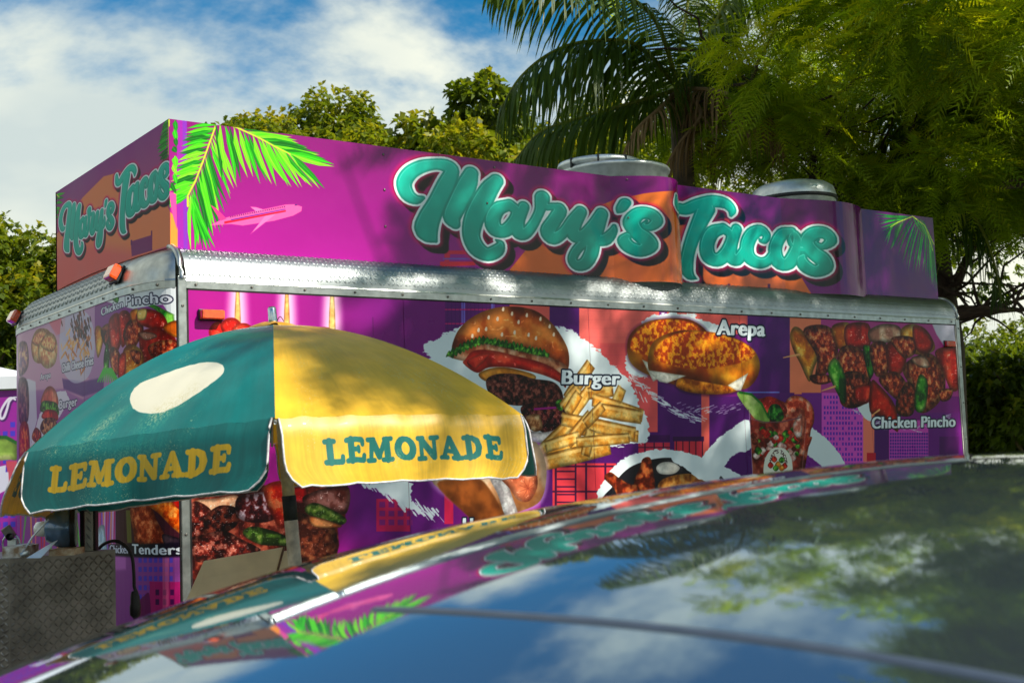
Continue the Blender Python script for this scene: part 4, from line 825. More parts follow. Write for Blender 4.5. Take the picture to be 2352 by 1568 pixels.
def lugs(name, fn, l0, l1, t0, t1, du, rows, m, parent, ln=.011, wd=.0035, ht=.0022):
    V = []; F = []; k = 0; nu = int((l1-l0)/du)
    for i in range(nu):
        for j in range(rows):
            u = l0+(i+.5+.0*(j % 2))*du; v = t0+(t1-t0)*(j+.5)/rows; s_ = 1 if (i+j) % 2 else -1
            P = np.array(fn(u, v)); A = np.array(fn(u+.004, v))-P; A /= np.linalg.norm(A); B = np.array(fn(u, v+.02))-P; B /= np.linalg.norm(B); n_ = np.cross(A, B); n_ /= np.linalg.norm(n_)
            o = np.array(fn(u, v, .01))-P
            if n_ @ o < 0: n_ = -n_
            a = (A+s_*B)/1.414; b = (B*s_-A)/1.414
            V += lug_verts(P+n_*.0003, a, b, n_, ln, wd, ht); F += [tuple(k+q for q in f) for f in LF]; k += 6
    return mesh_np(name, V, F, m, parent, kind='stuff')
cap0, cap1 = lp-.012, lp+.50
rail('roof_rail', 0, lp-.035, ALU, 60); lugs('tread_pattern', rail_pt, .01, lp-.045, .06, .86, .024, 8, ALU, trailer, ln=.013, wd=.0042, ht=.0024)
rail('corner_cap', lp+.012, cap1, ALU2, 24)
l_far = lp+.5+ (Wd-2*CY)
rail('roof_rail', cap1+.004, l_far+.15, ALU, 30); lugs('tread_pattern', rail_pt, cap1+.01, l_far+.14, .06, .86, .034, 6, ALU, trailer, ln=.017, wd=.005, ht=.004)
rail('corner_cap', l_far+.154, l_far+.62, ALU2, 18); rail('roof_rail', l_far+.624, rl[-1], ALU, 30)
# seam bead between cap and rail, running down into the corner post
mb = MB(); mb.tube([rail_pt(lp-.012, t, .006) for t in np.linspace(0, 1, 9)], .013, 8); mb.build('joint_strip', ALU2, trailer, smooth=True)
mb = MB(); mb.tube([rail_pt(lp-.030, t, .005) for t in np.linspace(.0, 1, 9)], .004, 6); mb.build('sealant_bead', SEAL, trailer, smooth=True)
mb = MB(); mb.tube([rail_pt(.006, t, .004) for t in np.linspace(0, 1, 9)]+[(L-.0, 0, ZF+.03)][:0], .012, 8); mb.build('end_hoop', ALU2, trailer, smooth=True)
# flange with screws
def flange(l0, l1, n):
    mb = MB(); mb.grid(lambda u, v: (lambda p: (p[0][0]-p[1][0]*.004, p[0][1]-p[1][1]*.004, ZF-.002+.037*v))(ring_at(l0+(l1-l0)*u)), n, 1)
    mb.grid(lambda u, v: (lambda p: (p[0][0]-p[1][0]*.004*v, p[0][1]-p[1][1]*.004*v, ZF-.002))(ring_at(l0+(l1-l0)*u)), n, 1)
    mb.grid(lambda u, v: (lambda p: (p[0][0]-p[1][0]*(.007-.003*v), p[0][1]-p[1][1]*(.007-.003*v), ZF+.030+.008*v))(ring_at(l0+(l1-l0)*u)), n, 1)
    return mb.build('flange', ALU2, trailer)
flange(0, lp-.028, 50); flange(lp+.012, l_far+.62, 60)
mb = MB(); mb.grid(lambda u, v: (lambda p: (p[0][0]-p[1][0]*.0015, p[0][1]-p[1][1]*.0015, ZF-.009+.008*v))(ring_at((lp-.028)*u)), 40, 1); mb.build('painted_shadow', SEAL, trailer)  # dark strip laid on the wall as painted shade below the flange
sm = MB(); sm.lathe([(0.0062, 0), (.0062, .002), (.0035, .0036), (.001, .0030), (0, .0024)], 8); screw0 = None
def put_copy(proto, name, M_, parent):
    o = bpy.data.objects.new(name, proto.data); COL.objects.link(o); o.parent = parent; o.matrix_local = M_; return o
first = sm.build('screw', SCREW, trailer, smooth=True)
def screw(p, n):
    global first_used
    q = Vector(n).to_track_quat('Z', 'Y').to_matrix().to_4x4(); Mx = Matrix.Translation(Vector(p)) @ q
    if not first_used: first.matrix_local = Mx; first_used = True
    else: put_copy(first, 'screw', Mx, trailer)
first_used = False
l = .08
while l < l_far+.1:
    p, n = ring_at(l); p = p-n*.006
    if abs(l-lp) > .03: screw((p[0], p[1], ZF+.015), (-n[0], -n[1], 0))
    l += .262 if l < lp-.1 else .175
# corner post and end post
def post(x0, x1, z0, z1, name='corner_post', y=-.009):
    mb = MB(); mb.box((x0, y, z0), (x1, .0, z1)); return mb.build(name, ALU2, trailer, bevel=.003)
post(XP-.004, XP+.034, .36, ZF+.05); post(L-.032, L+.004, .36, ZF+.03, 'end_post')
for z in (2.22, 1.985, 1.50, 1.24, .9): screw((XP+.015, -.010, z), (0, -1, 0))
for z in (2.27, 2.0, 1.75, 1.5, 1.2, .9): screw((L-.012, -.010, z), (0, -1, 0))
mb = MB(); mb.box((XP-.009, -.002, .42), (XP-.0045, .004, ZF)); mb.box((XP+.035, -.0015, .42), (XP+.0445, .002, ZF)); mb.build('trim_gap', SEAL, trailer)
# roof skin
mb = MB(); mb.grid(lambda u, v: (.13+(L-.13)*u, .13+(Wd-.26)*v, ZF+.037+RH+.03*math.sin(math.pi*v)), 20, 6); mb.build('roof', ALU2, trailer, smooth=True)
# the name board
strip(sign, 'name_board_side', [M_sign, WHITEP], trailer, thick=.006)
strip(sf, 'name_board_front', [M_sf, WHITEP], trailer, thick=.006)
mb = MB(); mb.tube([(XQ+.01, YP+.012, ZB), (XQ+.01, YP+.012, ZT-.01)], .006, 6); mb.build('corner_angle', DARKM, trailer)
for x in (1.0, 2.2, 4.0, 5.5):
    mb = MB(); mb.tube([(x, YP+.02, ZT-.03), (x, YP+.62, ZB+.02)], .012, 6); mb.build('brace', ALU2, trailer)
mb = MB(); mb.box((XQ, YQ2-.02, ZB), (XQ+.02, YQ2, ZT-.005)); mb.build('corner_angle', DARKM, trailer)
for (px, py) in ((880, 355), (883, 436), (885, 520), (1135, 385), (1119, 467), (1440, 412), (1443, 500), (652, 590)):
    P = sign.P([(px, py)])[0]; l = P[0]/sign.res; p = sign.at(l); screw((p[0], p[1]-.001, sign.z1-P[1]/sign.res), (0, -1, 0))
# marker lights
def marker(P, nrm, w, h, d, m, name='marker_light'):
    q = Vector(nrm).to_track_quat('Z', 'Y').to_matrix().to_4x4(); Mx = Matrix.Translation(Vector(P)) @ q @ rotz(math.pi/2)
    base = MB(); base.box((-h*.6, -w*.54, 0), (h*.6, w*.54, d*.25)); b = base.build(name, DARKM, trailer, bevel=.003); b.matrix_local = Mx
    le = MB(); n = 14
    for (k, (sx, zz)) in enumerate(((1, 0), (1, .55), (.86, .9), (.6, 1))): pass
    le.grid(lambda u, v: (h*.5*[1, 1, .94, .75, 0][min(4, int(v*4+.5))]*max(-1, min(1, 1.35*math.cos(2*math.pi*u))), w*.5*[1, 1, .96, .85, 0][min(4, int(v*4+.5))]*max(-1, min(1, 1.35*math.sin(2*math.pi*u))), d*([.2, .75, .93, 1, 1][min(4, int(v*4+.5))])), 24, 4)
    o = le.build('lens', m, b, smooth=False); return b
def on_plane_y(px, py, y): d = ray(px, py); t = (y-CAM[1])/d[1]; return CAM+d*t
def on_plane_x(px, py, x): d = ray(px, py); t = (x-CAM[0])/d[0]; return CAM+d*t
P = on_plane_y(483, 724, -.002); marker((P[0], -.002, P[2]), (0, -1, 0), .105, .042, .045, ORANGE)
P = on_plane_y(2178, 790, -.002); marker((P[0], -.002, P[2]), (0, -1, 0), .10, .04, .03, REDL)
for px, py in ((276, 634), (46, 733)):
    P = on_plane_x(px, py, .02)
    marker((.012, min(P[1], Wd-.12), P[2]), (-1, 0, .5), .10, .07, .05, ORANGE)
# roof fans standing behind the board
def fan(name, cx, cy, prof, m=STEEL, tilt=0.):
    mb = MB(); mb.lathe(prof, 48, Matrix.Translation((cx, cy, 0))); return mb.build(name, m, trailer, smooth=True)
fx = (B1a+B1b)/2+.10; fy = .47; rr_ = .325; zt1 = ZT+.125
fan('exhaust_fan', fx, fy, [(rr_-.1, ZB-.02), (rr_-.04, ZB+.1), (rr_-.01, zt1-.3), (rr_, zt1-.02), (rr_+.012, zt1-.015), (rr_+.016, zt1), (rr_+.008, zt1+.010), (rr_-.01, zt1+.006), (rr_-.03, zt1-.06), (0, zt1-.1)])
fan('fan_lid', fx-.09, fy+.03, [(.23, zt1-.05), (.235, zt1+.020), (.252, zt1+.026), (.257, zt1+.038), (.25, zt1+.056), (.23, zt1+.062), (.1, zt1+.070), (0, zt1+.071)])
for k in range(5):
    a = math.pi*(1.05+.22*k); mb = MB(); mb.box((-.012, -.006, 0), (.012, .006, .06), Matrix.Translation((fx-.09+.245*math.cos(a), fy+.03+.245*math.sin(a), zt1)) @ rotz(a)); mb.build('lid_clip', DARKM, trailer)
f2 = (B2a+B2b)/2+.12; z2 = ZT+.085
fan('roof_vent', f2, .44, [(.26, ZB-.02), (.26, z2-.05), (.283, z2-.02), (.287, z2+.03), (.27, z2+.08), (.235, z2+.105), (.17, z2+.122), (0, z2+.126)], STEEL)
fan('vent_band', f2, .44, [(.289, z2-.012), (.295, z2-.004), (.295, z2+.008), (.289, z2+.014)], BLACK)
# running gear
mb = MB(); mb.box((.1, .35, .30), (L-.1, .43, .40)); mb.box((.1, Wd-.43, .30), (L-.1, Wd-.35, .40)); mb.box((-1.15, Wd/2-.04, .38), (.3, Wd/2+.04, .46)); mb.tube([(-1.15, Wd/2, .42), (.6, .5, .36)], .035, 8); mb.tube([(-1.15, Wd/2, .42), (.6, Wd-.5, .36)], .035, 8); mb.build('chassis', DARKM, trailer, bevel=.004)
for x in (2.6, 3.45):
    for y in (.14, Wd-.14):
        w = MB(); w.lathe([(.2, -.10), (.30, -.10), (.335, -.07), (.34, 0), (.335, .07), (.30, .10), (.2, .10)], 32, Matrix.Translation((x, y, .34)) @ Matrix.Rotation(math.pi/2, 4, 'X')); wo = w.build('wheel', BLACK, trailer, smooth=True)
        w = MB(); w.lathe([(0, -.06), (.07, -.07), (.1, -.03), (.19, -.05), (.205, -.09)], 24, Matrix.Translation((x, y, .34)) @ Matrix.Rotation(math.pi/2 if y < 1 else -math.pi/2, 4, 'X')); w.build('rim', WHITEP, wo, smooth=True)

# ================================================================== GROUND
ASPH = mat('asphalt', (74, 74, 76), .9, noise=.35, nscale=3, bump=.5, bscale=90, col2=(60, 60, 62))
GRASSM = mat('grass_soil', (84, 104, 40), .9, noise=.5, nscale=1.2, col2=(58, 70, 30))
mb = MB(); mb.face([(-400, -400, -.02), (400, -400, -.02), (400, 400, -.02), (-400, 400, -.02)]); g_ = mb.build('ground', GRASSM); tag(g_, 'green grass ground spreading round the car park', kind='structure')
mb = MB(); mb.face([(-14, -16, 0), (9.5, -16, 0), (9.5, 5.5, 0), (-14, 5.5, 0)]); g_ = mb.build('pavement', ASPH); tag(g_, 'grey asphalt under the food trailer and the car', kind='structure')

# ================================================================== LEMONADE PARASOL
PL, PM, PR, PA = at(58, 1038, 3.645), at(632, 960, 3.22), at(1202, 954, 3.645), at(628, 747, 4.07)
G0 = PL+PR-PM; CORN = [PL, PM, PR, 2*G0-PL, 2*G0-PM, 2*G0-PR]
CORN[5][2] = CAM[2]-.005; CORN[3][2] += .075; CORN[4][2] += .085
def rib(c, s): p = PA+(c-PA)*s; p[2] = PA[2]+(c[2]-PA[2])*(.10*s+.90*s**2.0); return p
AX = PA-G0; AX /= np.linalg.norm(AX)
VAL = .182
def canopy(k, s, w):
    a, b = CORN[k], CORN[(k+1) % 6]; p = rib(a, s)*(1-w)+rib(b, s)*w
    out_ = (a+b)/2-G0; out_[2] = 0; out_ /= np.linalg.norm(out_)
    sag = math.sin(math.pi*w)
    p = p+out_*(-.012*sag*math.sin(math.pi*min(1, s)))+np.array([0, 0, .006*sag*s*s])
    wr = math.sin(w*37+3*s+k)*.5+math.sin(w*71+k*2+5*s)*.3
    p[2] += .0055*wr*s**3*(1-sag*.5)
    return p
def valance(k, t, w):
    a, b = CORN[k], CORN[(k+1) % 6]; ins = .012+.055*max(0, (t-.62)/.38)**2.2
    ww = ins+(1-2*ins)*w
    p = canopy(k, 1, ww); out_ = (a+b)/2-G0; out_[2] = 0; out_ /= np.linalg.norm(out_)
    nr = .004*math.sin(ww*23+k*3)*t+.007*math.sin(ww*9+k)*t*t
    rnd = .012*math.sin(min(1, t*4)*math.pi/2)
    return p+out_*(rnd+.022*t+nr+(.05*t if k == 5 else 0))+np.array([0, 0, -VAL*t])-AX*0
VS = .74
class Flat(Canvas):
    def __init__(s, w, h, bgcol): s.w, s.h = w, h; s.a = np.zeros((h, w, 3), np.float32); s.a[:] = np.array(bgcol)/255; s.seed = 50; s.res = 1
LET = {'L': ([[(.10, .93, .06), (.46, .93, .06)], [(.28, .08, .12), (.28, .92, .12)], [(.10, .07, .07), (.72, .07, .075)], [(.75, .1, .075), (.77, .28, .06)]], .88),
 'E': ([[(.26, .08, .12), (.26, .92, .12)], [(.08, .93, .065), (.7, .93, .07)], [(.72, .9, .07), (.73, .74, .05)], [(.3, .52, .055), (.56, .52, .055)], [(.56, .43, .045), (.56, .61, .045)], [(.08, .07, .065), (.72, .07, .07)], [(.75, .1, .07), (.78, .28, .055)]], .9),
 'M': ([[(.16, .08, .06), (.22, .92, .07)], [(.27, .86, .11), (.5, .22, .10)], [(.5, .2, .06), (.76, .9, .07)], [(.84, .08, .115), (.82, .9, .11)], [(.04, .06, .055), (.3, .06, .055)], [(.66, .06, .055), (1.02, .06, .055)], [(.06, .94, .055), (.3, .94, .055)], [(.72, .94, .055), (1.0, .94, .055)]], 1.12),
 'O': ([[(.45+.31*math.cos(a), .5+.40*math.sin(a), .065+.07*abs(math.cos(a))) for a in np.linspace(0, 2*math.pi, 21)]], .95),
 'N': ([[(.17, .08, .06), (.17, .92, .06)], [(.19, .86, .115), (.70, .14, .115)], [(.74, .08, .06), (.74, .92, .06)], [(.04, .06, .055), (.32, .06, .055)], [(.04, .94, .055), (.26, .94, .055)], [(.6, .94, .055), (.9, .94, .055)]], 1.0),
 'A': ([[(.40, .92, .06), (.14, .08, .06)], [(.42, .88, .10), (.70, .10, .125)], [(.24, .34, .05), (.60, .34, .05)], [(.02, .055, .052), (.28, .055, .052)], [(.52, .055, .052), (.9, .055, .052)]], .96),
 'D': ([[(.25, .08, .12), (.25, .92, .12)], [(.06, .93, .06), (.3, .93, .06)], [(.06, .07, .06), (.3, .07, .06)], [(.2, .93, .065), (.44, .91, .075), (.64, .76, .115), (.70, .5, .135), (.64, .24, .115), (.44, .09, .075), (.2, .07, .065)]], .96)}
def word(cv, txt, x0, x1, yt, yb, kx, layers, slope=0.):
    tot = sum(LET[c][1] for c in txt); x = 0; ST = []; H = yb-yt
    for c in txt:
        for st in LET[c][0]: ST.append([(x0+(x+a)/tot*(x1-x0), yb-b*H, r*H) for a, b, r in st])
        x += LET[c][1]
    cv.strokes(ST, layers, kx)
TEAL = (0, 118, 116); TEAL2 = (6, 104, 112); YEL = (232, 182, 50)
def panel_print(base, ink, seed, ellipse=None, speck=None, yt=.33, yb=.71, u0=.13, u1=.865):
    cv = Flat(1200, 1160, base); Hc = int(1160*VS)
    n = vnoise(cv.h, cv.w, 160, 90, seed, 5); n2 = vnoise(cv.h, cv.w, 14, 60, seed+1, 4)
    cv.a *= (.86+.24*n[..., None])*(.96+.08*n2[..., None])
    hv = cv.h-Hc
    word(cv, 'LEMONADE', u0*1200, u1*1200, Hc+hv*yt, Hc+hv*yb, (hv/VAL)/(1200/.86), [(0, 0, 5.5, 1.3, ink, .97)])
    if ellipse is not None: cv.poly(ellipse, (232, 226, 204), raw=True, soft=1.5)
    rn = np.random.default_rng(seed)
    # wear: abraded flecks on the coloured vinyl
    m = vnoise(cv.h, cv.w, 4, 5, seed+5, 3); m2 = vnoise(cv.h, cv.w, 130, 220, seed+6, 3)
    fl = sst(.69, .76, m)*sst(.58, .74, m2)
    for (cx, cy, sx, sy, a) in (speck or []):
        yy, xx = np.mgrid[0:cv.h, 0:cv.w]; d = np.exp(-(((xx-cx+(yy-cy)*.35)/sx)**2+((yy-cy)/sy)**2)); fl = np.maximum(fl, a*sst(.48, .6, m)*d)
    cv.a = cv.a*(1-.75*fl[..., None])+np.array((206, 196, 150))/255*.75*fl[..., None]
    st = vnoise(cv.h, cv.w, 9, 260, seed+9, 3); cv.a[Hc:] *= (.90+.16*st[Hc:, :, None])
    return cv
def uvp(k, s, w, val=False):
    if val: return (w, (1-VS)*(1-s))
    return (w, 1-VS*s)
def px_of(P):
    d = np.asarray(P)-CAM; z = d@FW; return 1176+FPX*(d@RT)/z, 784-FPX*(d@UP)/z
gs = [(s, w) for s in np.linspace(.2, .95, 150) for w in np.linspace(.1, .95, 190)]
gp = np.array([px_of(canopy(0, s, w)) for s, w in gs]); ga = np.array(gs)
ell = []
ep = [(878, 770), (885, 720), (950, 650), (1100, 590), (1280, 530), (1400, 508), (1480, 515), (1515, 550), (1490, 600), (1400, 670), (1300, 740), (1200, 800), (1080, 850), (960, 852), (900, 820)]
P_ = Canvas.smooth(np.array([c2(*q) for q in ep]), 4)
for q in P_:
    i = np.argmin(((gp-q)**2).sum(1)); ell.append((ga[i][1]*1200, ga[i][0]*VS*1160))
TE = panel_print(TEAL, (236, 184, 30), 11, ell, [(620, 780, 70, 60, 1), (700, 720, 60, 60, .8), (330, 800, 60, 70, .9), (560, 960, 200, 80, .4), (300, 880, 110, 60, .5)])
YE = panel_print(YEL, (8, 104, 100), 21, None, [(520, 1060, 30, 40, .6)], yt=.34, yb=.69, u0=.153, u1=.884)
def vinyl(name, im):
    m = printmat(name, im, rough=.38, spec=.28, coat=.08, bump=.28, dirt=.1); t = m.node_tree; b = t.nodes['Principled BSDF']
    tr = t.nodes.new('ShaderNodeBsdfTranslucent'); src = b.inputs['Base Color'].links[0].from_socket; t.links.new(src, tr.inputs[0])
    ms = t.nodes.new('ShaderNodeMixShader'); ms.inputs[0].default_value = .13; t.links.new(b.outputs[0], ms.inputs[1]); t.links.new(tr.outputs[0], ms.inputs[2]); t.links.new(ms.outputs[0], t.nodes['Material Output'].inputs[0]); return m
MT = vinyl('teal_vinyl', TE.image('teal_print')); MY = vinyl('yellow_vinyl', YE.image('yellow_print'))
umb = empty('market_parasol', tuple(G0*[1, 1, 0]), label='six-sided teal and yellow parasol lettered LEMONADE on its hanging flaps', cat='parasol')
off = -G0*np.array([1, 1, 0])
PIPE = mat('piping_grey_white', (206, 204, 206), .6, noise=.3, nscale=80)
def addoff(mb): mb.v = [(a+off[0], b+off[1], c) for a, b, c in mb.v]; return mb
for k in range(6):
    m = MT if k % 2 == 0 else MY; col = 'teal' if k % 2 == 0 else 'yellow'
    mb = MB(); mb.grid(lambda u, v: canopy(k, .03+.97*u, v), 22, 28, lambda u, v: uvp(k, .03+.97*u, v)); o = addoff(mb).build('canopy_panel', m, umb, smooth=True)
    o['label'] = col+' canopy panel'+(' with a plain white oval' if k == 0 else '')
    if k in (2, 4):
        pass
    mb = MB(); mb.grid(lambda u, v: valance(k, u, v), 10, 40, lambda u, v: uvp(k, u, .012+.976*v, True)); o2 = addoff(mb).build('flap', m, o, smooth=True)
    o2['label'] = col+' hanging flap lettered LEMONADE'
    pts = [valance(k, t, 0) for t in np.linspace(0, 1, 9)]+[valance(k, 1, w) for w in np.linspace(0, 1, 26)[1:]]+[valance(k, t, 1) for t in np.linspace(1, 0, 9)[1:]]
    mb = MB(); mb.tube(pts, .0030, 6); addoff(mb).build('piping', PIPE, o, smooth=True)
    mb = MB(); mb.tube([rib(CORN[k], s)-np.array([0, 0, .012]) for s in np.linspace(.02, 1, 12)], .005, 6); addoff(mb).build('rib', STEEL, umb, smooth=True)
pd = np.array(at(678, 1300, 4.02))-PA; pd /= np.linalg.norm(pd); tb = (PA[2]-.03)/-pd[2]
mb = MB(); mb.tube([PA+pd*.02, PA+pd*.56], .0205, 14); addoff(mb).build('pole', mat('worn_pole', (244, 232, 204), .5, .0, noise=.35, nscale=30), umb, smooth=True, label='upper pale grey pole')
mb = MB(); mb.tube([PA+pd*.56, PA+pd*.64], .0235, 14); addoff(mb).build('pole_collar', mat('grey_tape', (46, 54, 60), .6, noise=.3, nscale=50), umb, smooth=True)
mb = MB(); mb.tube([PA+pd*.64, PA+pd*tb], .0225, 14); addoff(mb).build('pole', mat('steel_pole', (232, 226, 208), .45, .1, noise=.4, nscale=26), umb, smooth=True, label='lower thicker metal pole')
Bp = PA+pd*tb; mb = MB(); mb.lathe([(0, .07), (.05, .07), (.08, .055), (.26, .04), (.28, .0), (0, 0)], 28, Matrix.Translation((Bp[0], Bp[1], 0))); addoff(mb).build('base', DARKM, umb, smooth=True)
mb = MB(); mb.tube([PA-pd*.002, PA-pd*.012, PA-pd*.055, PA-pd*.062], [.014, .015, .014, .010], 14); addoff(mb).build('finial', mat('chrome', (190, 200, 206), .15, 1., noise=.2, nscale=80), umb, smooth=True)
def topcap(u, v):
    r = .055+.03*math.sin(2*math.pi*u*2+1); p = PA+np.array([math.cos(2*math.pi*u), math.sin(2*math.pi*u), 0])*r*v*1.15; p[2] += .012-.02*v*v+.012*v*math.sin(2*math.pi*u*3+.6); return p
mb = MB(); mb.grid(topcap, 36, 5); addoff(mb).build('top_cap', mat('yellow_cap', (240, 170, 40), .4, noise=.2, nscale=40), umb, smooth=True)
mb = MB(); mb.tube([PA+TH*(.012+.022*t)+np.array([0, 0, .012+.016*math.sin(math.pi*t)]) for t in np.linspace(0, 1, 8)], .0015, 5); addoff(mb).build('cord_loop', BLACK, umb, smooth=True)

# ================================================================== DIAMOND PLATE BOX AND WHAT STANDS ON IT
DP = mat('diamond_plate_dull', (134, 128, 122), .36, .8, noise=.35, nscale=12, bump=.1, bscale=40)
bx = [at(22, 1283, 4.15), at(265, 1272, 4.42)]
bx[0] = bx[0]*1.; ztop = bx[0][2]; e1 = bx[1]-bx[0]; e1[2] = 0; wbox = np.linalg.norm(e1); e1 /= wbox; e2 = np.array([-e1[1], e1[0], 0])
if e2 @ SH < 0: e2 = -e2
tilt = math.radians(8)
box = empty('tool_box', tuple(bx[0]*[1, 1, 0]), label='tall diamond plate metal box at the lower left corner beside the trailer', cat='metal box')
bo = bx[0]*np.array([1, 1, 0]); 
def bp_(a, b, c): return np.array([0, 0, 0])+e1*a+e2*b+np.array([0, 0, c])
e2s = e2*1.0-e1*.42; e2s /= np.linalg.norm(e2s)
def bq(a, b, c): return e1*a+e2s*b+np.array([0, 0, c])
mb = MB(); DB = .42
for q in ([(0, 0, 0), (wbox, 0, 0), (wbox, 0, ztop), (0, 0, ztop)], [(0, DB, 0), (0, 0, 0), (0, 0, ztop), (0, DB, ztop)], [(wbox, 0, 0), (wbox, DB, 0), (wbox, DB, ztop), (wbox, 0, ztop)], [(0, DB, 0), (wbox, DB, 0), (wbox, DB, ztop), (0, DB, ztop)], [(0, 0, ztop), (wbox, 0, ztop), (wbox, DB, ztop), (0, DB, ztop)]):
    mb.face([bq(*p) for p in q])
o = mb.build('box_shell', DP, box, bevel=.004)
sgn = 1
lugs('tread_pattern', lambda u, v, off=0.: bq(u, -off, v), .004, wbox-.004, .02, ztop-.012, .0185, 62, DP, box, ln=.0135, wd=.0042, ht=.0048)
lugs('tread_pattern', lambda u, v, off=0.: bq(-off, u, v), .004, DB, .02, ztop-.012, .0185, 62, DP, box, ln=.0135, wd=.0042, ht=.0048)
def boxat(px, py, D): return at(px, py, D)
TRAYM = mat('stained_white_metal', (236, 234, 226), .5, .1, noise=.4, nscale=30, col2=(140, 110, 80))
tray = empty('metal_tray', tuple(at(60, 1285, 4.2)), label='pale stained metal tray with a notch on top of the diamond plate box', cat='tray')
o_ = at(60, 1285, 4.2)
def rel(P, o): return np.asarray(P)-o
def slab(mb, p0, p1, h, d=.10, mi=0):
    """upright slab from photo point p0 to p1 (x, y, depth), h high, d deep along the view"""
    A, B = at(*p0), at(*p1); up = np.array([0, 0, h]); dd = SH*d
    q = [A, B, B+up, A+up]; r_ = [p+dd for p in q]
    mb.face(q, mi=mi); mb.face(r_[::-1], mi=mi)
    for i in range(4): mb.face([q[i], r_[i], r_[(i+1) % 4], q[(i+1) % 4]], mi=mi)
def shift(mb, o): mb.v = [(a-o[0], b-o[1], c-o[2]) for a, b, c in mb.v]; return mb
mb = MB(); slab(mb, (5, 1283, 4.2), (58, 1281, 4.2), .040, .12); slab(mb, (22, 1268, 4.23), (52, 1266, 4.23), .022, .1); shift(mb, o_).build('tray_wall', TRAYM, tray, bevel=.003)
mb = MB(); slab(mb, (112, 1277, 4.22), (171, 1274, 4.22), .022, .1); shift(mb, o_).build('rusty_rim', mat('rusty_white', (206, 196, 170), .6, noise=.5, nscale=40, col2=(150, 100, 60)), tray, bevel=.002)
tag(tray, None)
blade = MB(); A, B, Cc_, D_ = at(60, 1281, 4.16), at(93, 1281, 4.16), at(132, 1240, 4.2), at(118, 1246, 4.24)
blade.face([A, B, Cc_, D_]); blade.face([p+SH*.004 for p in (D_, Cc_, B, A)]); o_ = A
for p, q in ((A, B), (B, Cc_), (Cc_, D_), (D_, A)): blade.face([p, q, q+SH*.004, p+SH*.004])
o = shift(blade, o_).build('scoop_blade', mat('bluish_sheet_metal', (196, 214, 232), .3, .3, noise=.15, nscale=20)); o.location = o_; tag(o, 'bluish sheet metal scoop blade leaning in the tray on the box', 'scoop')
rod = MB(); rod.tube([at(50, 1272, 4.2), at(75, 1232, 4.22), at(112, 1192, 4.25)], .0035, 6); rod.tube([at(48, 1274, 4.2), at(66, 1268, 4.2)], .008, 8); o_ = at(50, 1272, 4.2); o = shift(rod, o_).build('thin_rod', STEEL, smooth=True); o.location = o_; tag(o, 'thin pale rod slanting up from the tray to the flap of the parasol', 'rod')
# motor drum
mo = empty('motor_drum', tuple(at(140, 1255, 4.34)), label='dark blue round motor drum with a shiny white end cap behind the box', cat='motor'); o_ = at(140, 1255, 4.34)
cdr = at(138, 1212, 4.34); ax_ = TH; qd = Vector(-TH*.96-SH*.28).to_track_quat('Z', 'Y').to_matrix().to_4x4(); Mx = Matrix.Translation(Vector(cdr-o_)) @ qd
mb = MB(); mb.lathe([(0, -.045), (.060, -.045), (.070, -.03), (.070, .0), (.060, .02), (.045, .045), (.035, .05), (0, .05)], 32, Mx); mb.build('drum', mat('navy_enamel', (86, 116, 150), .22, .3, noise=.3, nscale=20, coat=.6), mo, smooth=True)
mb = MB(); mb.lathe([(.074, -.052), (.078, -.045), (.074, -.035)], 32, Mx); mb.build('drum_rim', DARKM, mo, smooth=True)
mb = MB(); mb.lathe([(.027, .045), (.027, .06), (.024, .078), (.012, .086), (0, .088)], 24, Mx); mb.build('end_cap', mat('white_gloss', (226, 226, 216), .15, noise=.1, nscale=40, coat=1), mo, smooth=True)
mb = MB(); slab(mb, (116, 1272, 4.34), (160, 1268, 4.34), .012, .09); slab(mb, (150, 1262, 4.36), (158, 1262, 4.36), .07, .03); shift(mb, o_).build('mount', DARKM, mo)
mb = MB(); slab(mb, (163, 1252, 4.38), (174, 1252, 4.38), .125, .02); shift(mb, o_).build('guard', mat('pale_plastic', (196, 206, 206), .3, noise=.1, nscale=30), mo)
# upright
up_ = empty('plate_upright', tuple(at(202, 1278, 4.40)), label='narrow upright strip of bright diamond plate with black edges beside the motor', cat='upright'); o_ = at(202, 1278, 4.40)
mb = MB(); slab(mb, (195, 1277, 4.40), (212, 1277, 4.40), .158, .012); shift(mb, o_).build('strip', mat('bright_plate', (214, 218, 212), .35, .3, noise=.2, nscale=40), up_)
mb = MB(); slab(mb, (184, 1279, 4.41), (193, 1279, 4.41), .165, .03); slab(mb, (213, 1280, 4.41), (220, 1280, 4.41), .165, .03); shift(mb, o_).build('edging', BLACK, up_)
V = []; F = []
for i in range(6):
    P = at(203.5, 1270-i*19, 4.395); a = (RT*.7+UP*-.7); a = RT*.6-UP*.8; b = RT*.8+UP*.6; V += lug_verts(P-o_, a, b, -FW, .016, .004, .003); F += [tuple(6*i+q for q in f) for f in LF]
mesh_np('tread_pattern', V, F, ALU, up_, kind='stuff')
mb = MB(); p = at(205, 1274, 4.39); mb.tube([p-o_, p-o_-FW*.006], .006, 8); mb.build('screw', SCREW, up_)
